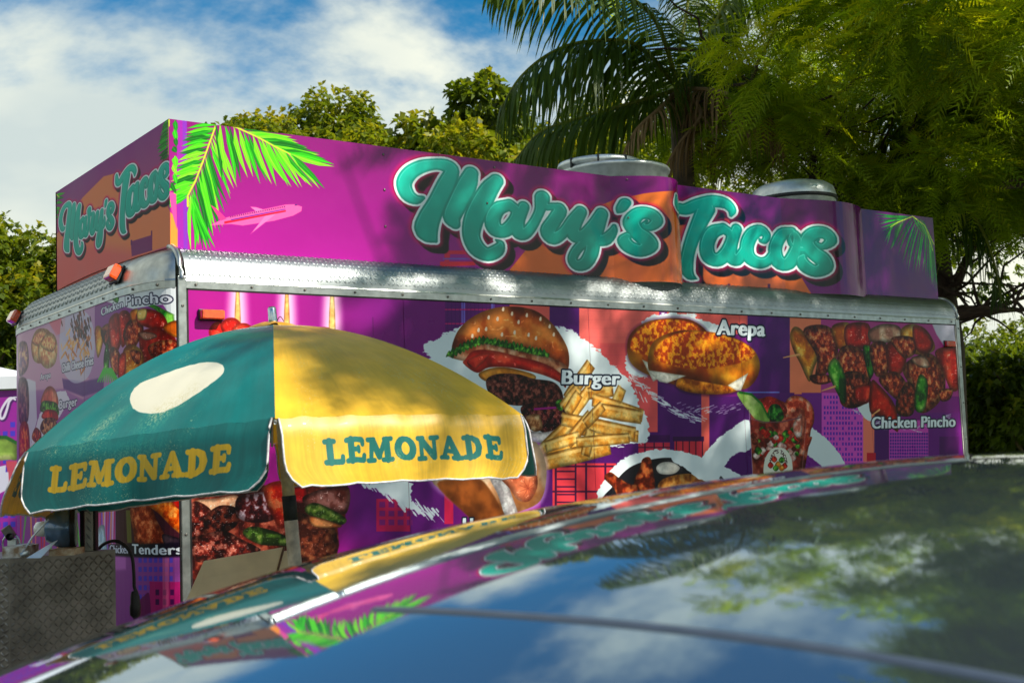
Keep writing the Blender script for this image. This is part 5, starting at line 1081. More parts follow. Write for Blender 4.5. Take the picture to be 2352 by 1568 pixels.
# clamp bracket at far left
cl = empty('clamp_bracket', tuple(at(25, 1268, 4.3)), label='dark grey swivel clamp bracket at the left edge behind the tray', cat='clamp'); o_ = at(25, 1268, 4.3)
mb = MB(); slab(mb, (17, 1266, 4.3), (36, 1266, 4.3), .045, .03); shift(mb, o_).build('clamp_body', STEEL, cl, bevel=.003)
mb = MB(); Mr = Matrix.Translation(Vector(at(20, 1222, 4.3)-o_)) @ Vector(FW).to_track_quat('Z', 'Y').to_matrix().to_4x4() @ Matrix.Rotation(R_(-32), 4, 'Z'); mb.box((-.016, -.022, -.01), (.016, .022, .01), Mr); mb.build('clamp_head', mat('grey_cast', (110, 106, 100), .45, .7, noise=.3, nscale=30), cl, bevel=.003)
mb = MB(); mb.lathe([(.013, -.014), (.013, .0), (.006, .004)], 16, Matrix.Translation(Vector(at(25, 1231, 4.28)-o_)) @ Vector(FW).to_track_quat('Z', 'Y').to_matrix().to_4x4()); mb.build('clamp_knob', DARKM, cl, smooth=True)
mb = MB(); mb.tube([at(26+20*math.cos(a), 1248+22*math.sin(a), 4.32)-o_ for a in np.linspace(0, 2*math.pi, 17)], .0035, 6, cap=False); mb.build('clamp_ring', STEEL, cl, smooth=True)
# power cable
cb_ = empty('power_cable', tuple(at(290, 1400, 4.5)*[1, 1, 0]), label='thick black cable looping over the box down to a black connector', cat='cable'); o_ = at(290, 1400, 4.5)*[1, 1, 0]
pts = [at(218, 1300, 4.5), at(220, 1275, 4.5), at(232, 1254, 4.5), at(252, 1243, 4.5), at(272, 1243, 4.5), at(291, 1256, 4.5), at(303, 1278, 4.5), at(307, 1310, 4.5), at(308, 1345, 4.5), at(307, 1360, 4.5)]
mb = MB(); mb.tube([Vector(p-o_) for p in Canvas.smooth(np.array(pts), 4)[:-4]], .0062, 10); mb.build('cable', BLACK, cb_, smooth=True)
mb = MB(); mb.tube([at(307, 1356, 4.5)-o_, at(309, 1362, 4.5)-o_, at(310, 1370, 4.5)-o_, at(311, 1385, 4.5)-o_, at(311, 1392, 4.5)-o_, at(311, 1410, 4.5)-o_, at(311, 1416, 4.5)-o_], [.008, .014, .017, .018, .021, .020, .012], 12); mb.build('connector', BLACK, cb_, smooth=True)
mb = MB(); q0 = at(311, 1414, 4.5)-o_; mb.tube([q0, q0-np.array([0, 0, .12]), (q0[0], q0[1], .25), (q0[0]+.05, q0[1]+.1, .03)], .009, 8); mb.build('lower_cable', BLACK, cb_, smooth=True)

# ================================================================== FOLDING BOARD
bd = empty('folding_board', tuple(at(545, 1300, 4.7)*[1, 1, 0]), label='cream folding board with a faint ring stain leaning against the trailer', cat='board'); o_ = at(545, 1300, 4.7)*[1, 1, 0]
CREAM = mat('cream_board', (236, 218, 184), .7, noise=.2, nscale=5, bump=.1, bscale=20); BROWN = mat('board_edge', (96, 66, 44), .7, noise=.3, nscale=20)
A, B, Cc_, D_ = at(468, 1288, 4.75), at(650, 1256, 4.85), at(603, 1430, 4.62), at(395, 1450, 4.5)
def down(P, Q_): d = Q_-P; return P+d*((P[2]-.02)/(-d[2]))
D2, C2_ = down(A, D_), down(B, Cc_)
mb = MB(); th = SH*.012
mb.face([p-o_ for p in (A, B, C2_, D2)]); mb.face([p-o_+th for p in (B, A, D2, C2_)])
for p, q in ((A, B), (B, C2_), (C2_, D2), (D2, A)): mb.face([p-o_, q-o_, q-o_+th, p-o_+th])
mb.build('front_board', CREAM, bd)
mb = MB(); A2, B2 = A+SH*.015+[0, 0, -.002], B+SH*.015+RT*.035+[0, 0, -.012]; C3, D3 = C2_+SH*.45, D2+SH*.45
mb.face([p-o_ for p in (A2, B2, C3, D3)]); mb.face([p-o_+th for p in (B2, A2, D3, C3)])
for p, q in ((A2, B2), (B2, C3), (C3, D3), (D3, A2)): mb.face([p-o_, q-o_, q-o_+th, p-o_+th])
mb.build('rear_board', CREAM, bd)
mb = MB(); mb.tube([B-o_+RT*.004, (B+(C2_-B)*.97)-o_+RT*.004], .005, 6); mb.build('edge_strip', BROWN, bd)
st_ = MB(); cst = A+(B-A)*.60+(D2-A)*.11; e_a = (B-A)/np.linalg.norm(B-A); e_b = (D2-A)/np.linalg.norm(D2-A)
for i in range(20):
    a0, a1 = 2*math.pi*i/20, 2*math.pi*(i+1)/20
    f_ = lambda a, r: cst+e_a*math.cos(a)*r*.8+e_b*math.sin(a)*r*1.25-SH*.002-o_
    st_.face([f_(a0, .025), f_(a1, .025), f_(a1, .0285), f_(a0, .0285)])
st_.build('ring_stain', mat('stain', (176, 136, 96), .8, noise=.3, nscale=60), bd)

# ================================================================== NEIGHBOUR STAND
ns = empty('neighbour_stand', tuple(ground(-260, 9.6)), label='market stand with a white canopy and purple printed banner at the left edge', cat='market stand'); o_ = ground(-260, 9.6)
zv = at(20, 898, 9.2)[2]; ca, cb2 = ground(-620, 8.9), ground(90, 8.9); cc2, cd2 = ground(90, 11.2), ground(-620, 11.2); pk = ground(-300, 10.0, zv+.62)
WHT = mat('canopy_cloth', (216, 220, 226), .8, noise=.06, nscale=6)
for i, (p, q) in enumerate(((ca, cb2), (cb2, cc2), (cc2, cd2), (cd2, ca))):
    P0 = p+[0, 0, zv+.09]; P1 = q+[0, 0, zv+.09]
    mb = MB(); mb.grid(lambda u, v: P0*(1-u)*(1-v)+P1*u*(1-v)+pk*v-o_+np.array([0, 0, -.05*math.sin(math.pi*v)]), 6, 6); f1 = mb.build('canopy_cloth', WHT, ns, smooth=True)
    mb = MB(); mb.face([p-o_+[0, 0, zv], q-o_+[0, 0, zv], P1-o_, P0-o_]); mb.build('canopy_valance', WHT, ns)
    mb = MB(); mb.tube([p-o_+[0, 0, 0], p-o_+[0, 0, zv+.08]], .02, 8); mb.build('leg', STEEL, ns)
bn = Canvas([ca[:2]+SH[:2]*.03, cb2[:2]+SH[:2]*.03], .35, zv, 260, (150, 30, 150))
for i in range(120):
    for j in range(20):
        x_, y_ = i*14, 60+j*17
        if x_+9 < bn.w and y_+10 < bn.h and RNG.random() < .8: bn.a[y_:y_+10, x_:x_+9] = np.array((70, 50, 190))/255
bn.food([d2(-200, 1230), d2(60, 1225), d2(160, 1290), d2(168, 1440), d2(90, 1450), d2(-100, 1440)], (120, 150, 60), (150, 176, 80), (200, 210, 130), raw=False, scale=30); bn.lines([d2(-100, 1232), d2(60, 1232), d2(168, 1290)], 3, (30, 90, 30))
bn.poly([d2(60, 1460), d2(168, 1460), d2(150, 1800), d2(100, 1800)], (190, 70, 90)); bn.poly([d2(-200, 1560), d2(60, 1500), d2(50, 1680), d2(-200, 1900)], (206, 206, 226)); bn.poly([z3(-100, 0), z3(100, 0), z3(110, 190), z3(-100, 300)], (206, 206, 226))
cst_ = smooth_stroke([(165, 845, 8), (130, 850, 10), (90, 890, 12), (70, 960, 12), (40, 1040, 13), (10, 1050, 12), (5, 1000, 12), (30, 940, 12), (70, 880, 12), (110, 850, 10), (150, 870, 9)])
P_ = bn.P([d2(u, v) for u, v, r in cst_]); bn.strokes([[(p[0], p[1], r*.24/2836*9*260) for p, (u, v, r) in zip(P_, cst_)]], [(2, 2, 1.5, 1, (50, 20, 80), .8), (0, 0, 0, .7, (214, 210, 226), 1)])
P_ = bn.P([d2(150, 1060), d2(120, 1090), d2(20, 1110)]); 
mb = MB(); a_, b_ = bn.path[0], bn.path[1]; mb.face([(a_[0]-o_[0], a_[1]-o_[1], .35), (b_[0]-o_[0], b_[1]-o_[1], .35), (b_[0]-o_[0], b_[1]-o_[1], zv-.01), (a_[0]-o_[0], a_[1]-o_[1], zv-.01)], [(0, 0), (1, 0), (1, 1), (0, 1)]); mb.build('banner', printmat('banner_print', bn.image('banner_print'), rough=.5), ns)

ROOFC = [-0.149733, 0.177325, -0.089376, -0.087498, -0.040062, 0.164471, -0.027206, 0.000763, 0.165283, -0.136547, 0.029202, -0.021864, 0.036965, -0.040749, -0.025721]
# ================================================================== TREES
BARK = mat('bark', (96, 80, 64), .9, noise=.4, nscale=9, bump=.6, bscale=22, col2=(62, 50, 42)); BARKD = mat('dark_bark', (66, 50, 42), .9, noise=.4, nscale=9, bump=.6, bscale=22)
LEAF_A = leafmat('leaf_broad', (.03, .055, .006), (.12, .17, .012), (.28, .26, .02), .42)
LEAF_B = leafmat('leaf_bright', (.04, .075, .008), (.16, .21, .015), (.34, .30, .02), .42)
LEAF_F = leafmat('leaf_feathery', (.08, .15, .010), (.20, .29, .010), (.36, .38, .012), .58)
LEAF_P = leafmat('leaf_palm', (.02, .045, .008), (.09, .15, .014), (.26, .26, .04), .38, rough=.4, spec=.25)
LEAF_D = leafmat('leaf_dry', (.10, .055, .022), (.22, .13, .06), (.42, .30, .17), .2, rough=.7)
def unit(a): return a/np.maximum(1e-9, np.linalg.norm(a, axis=-1, keepdims=True))
def broad_leaves(tips, dirs, tint, per=7, ln=.13, wd=.042, droop=.5, rng=RNG):
    n = len(tips)*per; B = np.repeat(tips, per, 0); D0 = np.repeat(dirs, per, 0); T = np.repeat(tint, per)
    D = unit(D0*.7+rng.normal(0, .75, (n, 3))+[0, 0, -droop*.5]); l = ln*rng.uniform(.65, 1.25, n)[:, None]; B = B+D0*rng.uniform(-.08, .04, n)[:, None]
    sd = unit(np.cross(D, rng.normal(0, .4, (n, 3))+[0, 0, 1])); w = wd*rng.uniform(.7, 1.2, n)[:, None]; nn = np.cross(sd, D)
    V = np.stack([B, B+D*l*.45+sd*w+nn*w*.3, B+D*l+np.array([0, 0, -1])*l*.22, B+D*l*.45-sd*w+nn*w*.3], 1).reshape(-1, 3)
    F = np.arange(n*4).reshape(-1, 4); t = np.clip(T+rng.normal(0, .13, n), 0, 1); return V, F, np.repeat(t, 4)
def lobes_to_tips(lobes, dens, rng, flat=.75, shell=.55):
    P = []; D = []; T = []
    for (c, r, t) in lobes:
        k = int(dens*r*r); d = unit(rng.normal(0, 1, (k, 3))); rad = r*(shell+(1-shell)*rng.random(k)**.6)[:, None]
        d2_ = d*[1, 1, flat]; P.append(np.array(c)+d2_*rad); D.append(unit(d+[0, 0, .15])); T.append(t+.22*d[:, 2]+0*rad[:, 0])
    return np.concatenate(P), np.concatenate(D), np.concatenate(T)
def limb(mb, a, b, r0, r1, wob=.12, n=7, rng=random):
    a, b = np.array(a, float), np.array(b, float); pts = []; rs = []; l = np.linalg.norm(b-a)
    for i in range(n):
        t = i/(n-1); p = a+(b-a)*t; k = math.sin(math.pi*t)*wob*l; p = p+np.array([rng.uniform(-1, 1), rng.uniform(-1, 1), rng.uniform(.2, 1)])*k*.5; pts.append(p); rs.append(r0+(r1-r0)*t)
    mb.tube(pts, rs, 7); return pts
def tree(name, base, H, R, nl, dens, m, label, ln=.10, wd=.034, group=None, seed=1, trunk_r=.16, tintb=.45, clear=.25, flat=.85, per=7, lobe_r=(.16, .3), bark=BARK):
    rg = np.random.default_rng(seed); rp = random.Random(seed); base = np.array(base, float)
    t = empty(name, tuple(base), label=label, cat='tree', group=group); lobes = []
    cz = H*(clear+1)/2; rz = H*(1-clear)/2
    for i in range(nl):
        d = unit(rg.normal(0, 1, 3)); q = rg.random()**.45; c = np.array([d[0]*R*q*.85, d[1]*R*q*.85, cz+d[2]*rz*q*.88]); lobes.append((c, R*rg.uniform(*lobe_r)*1.2, tintb+rg.normal(0, .14)))
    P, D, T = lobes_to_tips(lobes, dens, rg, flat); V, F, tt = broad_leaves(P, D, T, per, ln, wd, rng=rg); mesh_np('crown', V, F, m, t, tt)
    mb = MB(); mb.tube([(0, 0, -.05), (.02, .03, H*clear*.6), (-.03, .02, H*clear*1.1), (0, 0, cz)], [trunk_r*1.3, trunk_r, trunk_r*.8, trunk_r*.45], 10); tr = mb.build('trunk', bark, t, smooth=True)
    mb = MB()
    for c, r, _ in lobes[::3]: limb(mb, (0, 0, H*clear*rp.uniform(.8, 1.5)), c, trunk_r*.35, .012, rng=rp)
    mb.build('limbs', bark, t, smooth=True); return t
G1 = 'leafy trees standing in a row behind the trailer'
def px_tree(px, D, ytop): return ground(px, D), 1.55+((1030-.038*(px-1176))-ytop)/FPX*D
def mk(px, D, yt, R, nl, dens, m, label, **k):
    b, H = px_tree(px, D, yt); return tree('leafy_tree', b, H, R, nl, dens, m, label, **k)
mk(60, 15.5, 445, 1.6, 56, 460, LEAF_A, 'dark green leafy tree at the left edge beyond the neighbour stand', seed=11, clear=.1, tintb=.45)
mk(-110, 15.0, 430, 1.7, 50, 400, LEAF_A, 'leafy tree cut by the left edge of the view behind the stand', seed=12, clear=.1, tintb=.5)
mk(690, 17, 262, 2.0, 70, 620, LEAF_A, 'low round tree behind the painted palm frond on the name board', group=G1, seed=13, clear=.5, tintb=.5)
mk(790, 18, 240, 2.0, 70, 620, LEAF_A, 'olive green tree with small upright tufts left of the tall tree', group=G1, seed=23, clear=.5, tintb=.48)
mk(900, 17.5, 238, 1.7, 60, 620, LEAF_A, 'leafy tree with rounded tufts behind the middle of the name board', group=G1, seed=14, clear=.5, tintb=.46)
mk(1020, 16.5, 258, 2.0, 70, 620, LEAF_B, 'yellow green tree between the tufted tree and the tall tree', group=G1, seed=15, clear=.45, tintb=.55)
mk(1120, 15.5, 160, 1.25, 64, 620, LEAF_A, 'tallest leafy tree beside the drooping palm fronds', group=G1, seed=16, clear=.4, tintb=.5, ln=.13, wd=.042)
mk(1210, 14.5, 285, 1.8, 64, 620, LEAF_B, 'bright yellow green bush tree just under the palm fronds', group=G1, seed=17, clear=.4, tintb=.66)
mk(1100, 19, 235, 2.3, 70, 480, LEAF_A, 'broad olive tree filling the gap behind the tallest leafy tree', group=G1, seed=24, clear=.4, tintb=.5)
mk(1400, 17, 215, 2.2, 60, 300, LEAF_B, 'yellow green tree seen through the hanging palm leaves', group=G1, seed=18, clear=.3, tintb=.55)
mk(1900, 21, 330, 3.2, 60, 180, LEAF_A, 'broad dark tree standing far behind the feathery tree', group=G1, seed=19, clear=.15, tintb=.4)

# ---- feathery tree over the right end of the trailer
def sprays(P, D, T, ln=.34, pairs=11, rng=RNG):
    n = len(P); l = ln*rng.uniform(.65, 1.2, n)[:, None]; D = unit(D); side = unit(np.cross(D, rng.normal(0, .35, (n, 3))+[0, 0, 1])); nrm = np.cross(side, D)
    V = []; t = []
    for j in range(pairs):
        s_ = (j+1)/pairs; dr = np.array([0, 0, -1])*(s_*s_*.35)
        A = P+(D*s_+dr)*l; pl = .38*math.sin(math.pi*min(1, .22+.75*s_))*l
        for sg in (-1, 1):
            dd = unit(side*sg*.8+D*.62+rng.normal(0, .12, (n, 3))+[0, 0, -.18]); w = D*.030*l
            V.append(np.stack([A-w, A+w, A+dd*pl], 1)); t.append(np.repeat((T+rng.normal(0, .07, n))[:, None], 3, 1))
    V = np.stack(V, 1).reshape(-1, 3); t = np.stack(t, 1).reshape(-1); return V, np.arange(len(V)).reshape(-1, 3), np.clip(t, 0, 1)
rg = np.random.default_rng(5); rp = random.Random(9)
def scatter(lobes, c, r, n, rad, tb):
    k = 0
    while k < n:
        d = rg.uniform(-1, 1, 3)
        if (d**2).sum() > 1: continue
        p = np.array(c)+d*np.array(r); k += 1
        if p[2] < 3.35 and 0 < p[0] < 6.2 and -1 < p[1] < 2.6: continue   # not through the trailer
        lobes.append((p, rg.uniform(*rad), tb+rg.normal(0, .12)))
def feathery(base, label, lobes, trunk, fork, limbs, dens=150):
    t = empty('feathery_tree', tuple(base), label=label, cat='tree', group='trees with fine feathery leaves'); P, D, T = [], [], []
    for (c, r, t_) in lobes:
        nb = max(5, int(dens*r*r/.36/9)); d = unit(rg.normal(0, 1, (nb, 3))*[1, 1, .55]+[0, 0, .05]); bp = np.array(c)+d*r*rg.uniform(.35, 1, nb)[:, None]*[1, 1, .6]
        hd = unit(d*[1, 1, .3]+[-.25, -.25, -.10]); pp = np.repeat(bp, 9, 0)+rg.normal(0, .09, (nb*9, 3)); dd = np.repeat(hd, 9, 0)+rg.normal(0, .42, (nb*9, 3))+[0, 0, -.12]
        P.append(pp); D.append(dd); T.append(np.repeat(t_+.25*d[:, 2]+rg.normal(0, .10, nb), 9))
    V, F, tt = sprays(np.concatenate(P)-base, np.concatenate(D), np.concatenate(T), rng=rg); mesh_np('crown', V, F, LEAF_F, t, tt)
    mb = MB(); mb.tube(trunk, [.36-.24*i/(len(trunk)-1) for i in range(len(trunk))], 12); mb.build('trunk', BARKD, t, smooth=True)
    for tgt, r0 in limbs:
        mb = MB(); pts = limb(mb, fork, np.array(tgt)-base, r0, .015, .10, 9, rp)
        for q in pts[3:]:
            for _ in range(3): limb(mb, q, q+np.array([rp.uniform(-1, 1), rp.uniform(-1, 1), rp.uniform(-.3, .6)]), .018, .005, .15, 5, rp)
        mb.build('limb', BARKD, t, smooth=True)
    return t
lb = []
scatter(lb, (10.6, .6, 4.2), (2.4, 2.2, .9), 34, (.4, .65), .55); scatter(lb, (9.3, 1.2, 4.6), (4.0, 3.0, 1.1), 116, (.42, .75), .6); scatter(lb, (10, 3.2, 5.5), (3.0, 1.2, .8), 20, (.45, .75), .55)
scatter(lb, (7.4, 1.4, 6.5), (2.5, 3.2, .5), 13, (.4, .65), .5); scatter(lb, (6.6, .3, 6.5), (1.6, 1.3, .4), 26, (.4, .6), .5)
ft_base = ground(2120, 12.6)
ftree = feathery(ft_base, 'big spreading tree with fine feathery leaves arching over the right end of the trailer', lb, [(0, 0, -.05), (.05, -.05, 1.2), (.0, -.2, 2.4), (-.2, -.3, 3.4), (-.5, -.6, 4.6)], np.array([-.1, -.25, 2.7]),
    ((at(2352, 712, 11.6), .10), (at(2180, 640, 12.2), .11), (at(2000, 362, 11.5), .06), (at(1780, 300, 11), .055), (at(2352, 350, 12.4), .045), ((11.5, 2.5, 5), .045), ((8.5, 3.5, 6.4), .05), (at(1650, 130, 10.5), .045)))
mb = MB(); mb.tube([at(x_, y_, 10.6)-ft_base for x_, y_ in ((2240, 424), (2262, 428), (2290, 431), (2352, 426), (2420, 410))], [.006, .014, .02, .026, .03], 6); mb.tube([at(x_, y_, 10.6)-ft_base for x_, y_ in ((2290, 431), (2310, 416), (2345, 412), (2400, 405))], [.01, .012, .016, .02], 6); mb.build('limb', BARK, ftree, smooth=True)
lb = []
scatter(lb, (6.5, -3.9, 6.9), (3.0, 1.4, .9), 34, (.36, .6), .5); scatter(lb, (7.3, -5.6, 6.6), (2.8, 1.2, .9), 26, (.36, .6), .5); scatter(lb, (4.0, -4.9, 6.7), (1.0, .8, .6), 8, (.3, .5), .5); lb += [(at(x_, y_, 3.95)+SUN*6.4, r_, .5) for x_, y_, r_ in ((735, 806, .17), (800, 798, .2), (870, 815, .24), (905, 850, .2), (985, 865, .2))]  # extra clumps added to shade the wall and, along the sun line, dapple the parasol
scatter(lb, (4.8, -1.5, 6.5), (1.5, 1.1, .45), 38, (.36, .56), .5)
f2b = np.array([9.6, -6.2, 0.])
feathery(f2b, 'feathery tree standing before the trailer whose crown darkens the right of the car roof reflection', lb, [(0, 0, -.05), (.05, 0, 1.6), (-.2, .1, 3.2), (-.6, .3, 4.6), (-1.2, .6, 5.6)], np.array([-.5, .25, 4.3]),
    (((6.5, -3.8, 6.8), .08), ((2.5, -5.8, 6.2), .07), ((8.4, -3.6, 6.6), .07), ((4.9, -1.8, 6.5), .07), ((4.0, -4.9, 6.7), .05), ((7.5, -6.4, 6.6), .06)))

# ---- coconut palms: every frond a part
def frond(pts, parent, base, llen=.75, n=70, m=None, up=.25, tint=.4, seed=1, w=.0145, dry=False, hang=1.0):
    rg_ = np.random.default_rng(seed); C_ = np.array(smooth_pts(pts, 8)); cum = np.r_[0, np.cumsum(np.linalg.norm(np.diff(C_, axis=0), axis=1))]; V = []; F = []; tt = []
    for i in range(n):
        s_ = .04+.95*i/(n-1); l = s_*cum[-1]; p = np.array([np.interp(l, cum, C_[:, k]) for k in range(3)]); p2 = np.array([np.interp(min(l+.05, cum[-1]), cum, C_[:, k]) for k in range(3)]); p1 = np.array([np.interp(max(l-.05, 0), cum, C_[:, k]) for k in range(3)])
        tg = (p2-p1)/np.linalg.norm(p2-p1); sd = np.cross(tg, [0, 0, 1]); sd /= np.linalg.norm(sd); ll = llen*math.sin(math.pi*min(.97, .15+.8*s_))**.6*rg_.uniform(.82, 1.12)
        for sg in (-1, 1):
            d = sd*sg*rg_.uniform(.45, .75)+tg*rg_.uniform(.3, .55)+np.array([0, 0, up*rg_.uniform(-.3, 1)]); d /= np.linalg.norm(d); q = p.copy(); b = len(V); ww = w*rg_.uniform(.8, 1.2); nseg = 4; cur = d.copy()
            for k in range(nseg+1):
                f_ = k/nseg; wd_ = tg*ww*(1-.0*f_)*(1 if k < nseg else .1)*math.sin(math.pi*(.25+.7*f_)); V += [q-wd_, q+wd_]; tt += [tint+rg_.normal(0, .05)]*2
                cur = cur+np.array([0, 0, -.75*hang])+rg_.normal(0, .05, 3); cur /= np.linalg.norm(cur); q = q+cur*ll/nseg
            for k in range(nseg): F.append((b+2*k, b+2*k+1, b+2*k+3, b+2*k+2))
    V = np.array(V)-base; t0 = len(V); mb = MB(); nC = len(C_); mb.tube([c-base for c in C_], [.022*(1-.8*i/nC)+.003 for i in range(nC)], 6)
    V = np.concatenate([V, np.array(mb.v)]); F2 = [tuple(t0+i for i in f) for f in mb.f if len(f) == 4]; tt += [.85 if not dry else .7]*len(mb.v)
    return mesh_np('frond', V, np.array(F+F2), m or LEAF_P, parent, np.clip(tt, 0, 1))
def smooth_pts(P, n):
    P = [np.array(p, float) for p in P]; o = []
    for i in range(len(P)-1):
        p0 = P[i-1] if i else 2*P[0]-P[1]; p3 = P[i+2] if i+2 < len(P) else 2*P[-1]-P[-2]; p1, p2 = P[i], P[i+1]
        for j in range(n): t = j/n; o.append(.5*((2*p1)+(-p0+p2)*t+(2*p0-5*p1+4*p2-p3)*t*t+(-p0+3*p1-3*p2+p3)*t**3))
    o.append(P[-1]); return o
def palm(px, D, crown, label, specs, seed):
    base = ground(px, D); p = empty('coconut_palm', tuple(base), label=label, cat='palm tree', group='coconut palms behind the trailer'); ct = np.array(crown)
    mb = MB(); tp = [np.array([0, 0, -.05]), np.array([.1, .1, ct[2]*.4]), (ct-base)*[.6, .6, .8], ct-base]; mb.tube(smooth_pts(tp, 8), [.125-.035*i/24 for i in range(25)], 10); mb.build('trunk', BARK, p, smooth=True)
    for k, (pts, kw) in enumerate(specs): frond([ct]+pts, p, base, seed=seed+k, **kw)
    return p
c1_ = at(1560, 205, 11.2)
def A_(*q, D=11.0): return [at(x, y, D+dd) for x, y, dd in q]
sp = [(A_((1463, 105, -.3), (1344, 97, -.5), (1262, 124, -.6), (1195, 178, -.7), (1150, 250, -.7)), dict(llen=.95, n=84, tint=.30, up=.35)),
      (A_((1500, 40, -.4), (1380, -30, -.8), (1250, -60, -1.1), (1130, -40, -1.2)), dict(llen=.85, n=76, tint=.32, up=.0, hang=.7)),
      (A_((1470, 232, -.1), (1344, 268, -.1), (1242, 304, .0), (1180, 372, .0)), dict(llen=.75, n=64, tint=.38, up=.2)),
      (A_((1640, 60, 0), (1700, -40, 0), (1800, -60, 0)), dict(llen=.7, n=44, tint=.35)),
      (A_((1640, 150, .2), (1740, 160, .4), (1820, 230, .5), (1860, 330, .5)), dict(llen=.7, n=50, tint=.3)),
      (A_((1600, 230, .3), (1650, 300, .4), (1665, 400, .4)), dict(llen=.6, n=40, tint=.3, m=LEAF_D, dry=True)),
      (A_((1520, 245, -.3), (1460, 300, -.4), (1425, 370, -.4)), dict(llen=.34, n=26, tint=.7, m=LEAF_D, dry=True, w=.014)),
      (A_((1560, 120, .6), (1580, 0, .9), (1560, -80, 1.2)), dict(llen=.7, n=44, tint=.3)),
      (A_((1480, 190, .8), (1390, 200, 1.3), (1300, 250, 1.7), (1250, 330, 1.8)), dict(llen=.66, n=48, tint=.32)),
      (A_((1610, 260, -.2), (1560, 330, -.2), (1520, 400, -.2)), dict(llen=.45, n=30, tint=.3, m=LEAF_D, dry=True, w=.014)),
      (A_((1650, 210, -.4), (1760, 260, -.5), (1800, 360, -.5)), dict(llen=.55, n=34, tint=.35, m=LEAF_D, dry=True, w=.014))]
palm(1590, 11.4, c1_, 'coconut palm whose dark fronds droop over the middle of the name board', sp, 100)
c2_ = at(2075, 290, 12.4)
sp2 = [(A_((2130, 360, 0), (2190, 440, -.2), (2250, 520, -.4), (2285, 610, -.5), (2300, 690, -.5), D=11.4), dict(llen=.85, n=74, tint=.1)),
       (A_((2020, 330, .2), (1960, 400, .3), (1930, 480, .3), D=12.2), dict(llen=.6, n=44, tint=.15)),
       (A_((2090, 370, .3), (2120, 470, .3), (2135, 600, .3), D=11.6), dict(llen=.62, n=46, tint=.1)),
       (A_((2160, 250, .2), (2260, 250, .3), (2340, 320, .3), D=12.2), dict(llen=.66, n=46, tint=.3)),
       (A_((2000, 220, .2), (1900, 190, .3), (1800, 230, .4), D=12.2), dict(llen=.66, n=46, tint=.3)),
       (A_((2100, 200, .2), (2140, 100, .3), (2220, 40, .3), D=12.2), dict(llen=.66, n=46, tint=.35)),
       (A_((2060, 330, .4), (2040, 430, .5), (2020, 560, .5), D=12.4), dict(llen=.5, n=36, tint=.4, m=LEAF_D, dry=True))]
palm(2110, 12.6, c2_, 'coconut palm hanging its dark fronds down beside the right end of the name board', sp2, 200)

# ---- far right background
G3 = 'short cabbage palms in the shade at the right'
def cabbage(px, D, ytop, label, seed):
    base = ground(px, D); rg_ = np.random.default_rng(seed); H = 1.55+((1030-.038*(px-1176))-ytop)/FPX*D; t = empty('cabbage_palm', tuple(base), label=label, cat='palm tree', group=G3)
    mb = MB(); mb.tube([(0, 0, -.05), (.03, 0, H*.4), (0, .02, H*.75)], [.17, .14, .15], 10); mb.build('trunk', BARK, t, smooth=True)
    def fans(n, z0, els, m, nm, tint, R0):
        V = []; F = []; tt = []
        for i in range(n):
            az = rg_.uniform(0, 2*math.pi); el = rg_.uniform(*els); d = np.array([math.cos(az)*math.cos(el), math.sin(az)*math.cos(el), math.sin(el)]); c = np.array([0, 0, z0])+d*R0*.6; s_ = np.cross(d, [0, 0, 1]); s_ /= np.linalg.norm(s_); tn = tint+rg_.normal(0, .1)
            for k in range(11):
                a = (k-5)*.24; dd = d*math.cos(a)+s_*math.sin(a); L_ = R0*.75*(1-.25*abs(a)/1.3); e = c+dd*L_+np.array([0, 0, -.16*L_]); w_ = np.cross(dd, [0, 0, 1])*.028; b = len(V); V += [c-w_*.4, c+w_*.4, c+dd*L_*.6+w_, e, c+dd*L_*.6-w_]; F += [(b, b+1, b+2, b+4), (b+4, b+2, b+3, b+3)]; tt += [tn]*5
        F = np.array(F); mesh_np(nm, V, F[:, :4] if True else F, m, t, np.clip(tt, 0, 1))
    fans(42, H*.76, (-.5, 1.2), LEAF_A, 'crown', .4, 1.15); fans(40, H*.70, (-1.35, -.7), LEAF_D, 'skirt', .25, 1.05)
cabbage(2262, 20, 880, 'cabbage palm with a brown skirt of dead leaves just right of the trailer', 31); cabbage(2352, 21.5, 850, 'cabbage palm with a brown skirt cut by the right edge', 32)
mk(2290, 27, 890, 1.9, 30, 200, LEAF_A, 'low dark tree in the shade behind the cabbage palms', seed=33, clear=.05, tintb=.2); mk(2460, 24, 700, 2.8, 44, 180, LEAF_A, 'leafy tree rising at the right edge behind the cabbage palms', seed=34, clear=.2, tintb=.4)
mk(2310, 16, 905, .8, 20, 300, LEAF_A, 'young green tree in front of the cabbage palms', seed=35, clear=.45, tintb=.6, trunk_r=.05)
mk(2345, 14.2, 800, 1.15, 40, 420, LEAF_A, 'leafy tree hanging over the dark shade right of the trailer end', seed=36, clear=.4, tintb=.35, trunk_r=.07)
# far woods: one mass round the place
rgw = np.random.default_rng(77); P = []; 
for i in range(260):
    a = rgw.uniform(0, 2*math.pi); R0 = rgw.uniform(44, 54); P.append((np.array([R0*math.cos(a), R0*math.sin(a), rgw.uniform(.6, 3.6)]), rgw.uniform(1.4, 2.6), .3+rgw.normal(0, .1)))
Pt, Dt, Tt = lobes_to_tips(P, 36, rgw); V, F, tt = broad_leaves(Pt, Dt, Tt, 4, .55, .2, rng=rgw); o = mesh_np('far_woods', V, F, LEAF_A, None, tt, kind='stuff'); tag(o, 'belt of distant dark green woods along the horizon', 'woods')

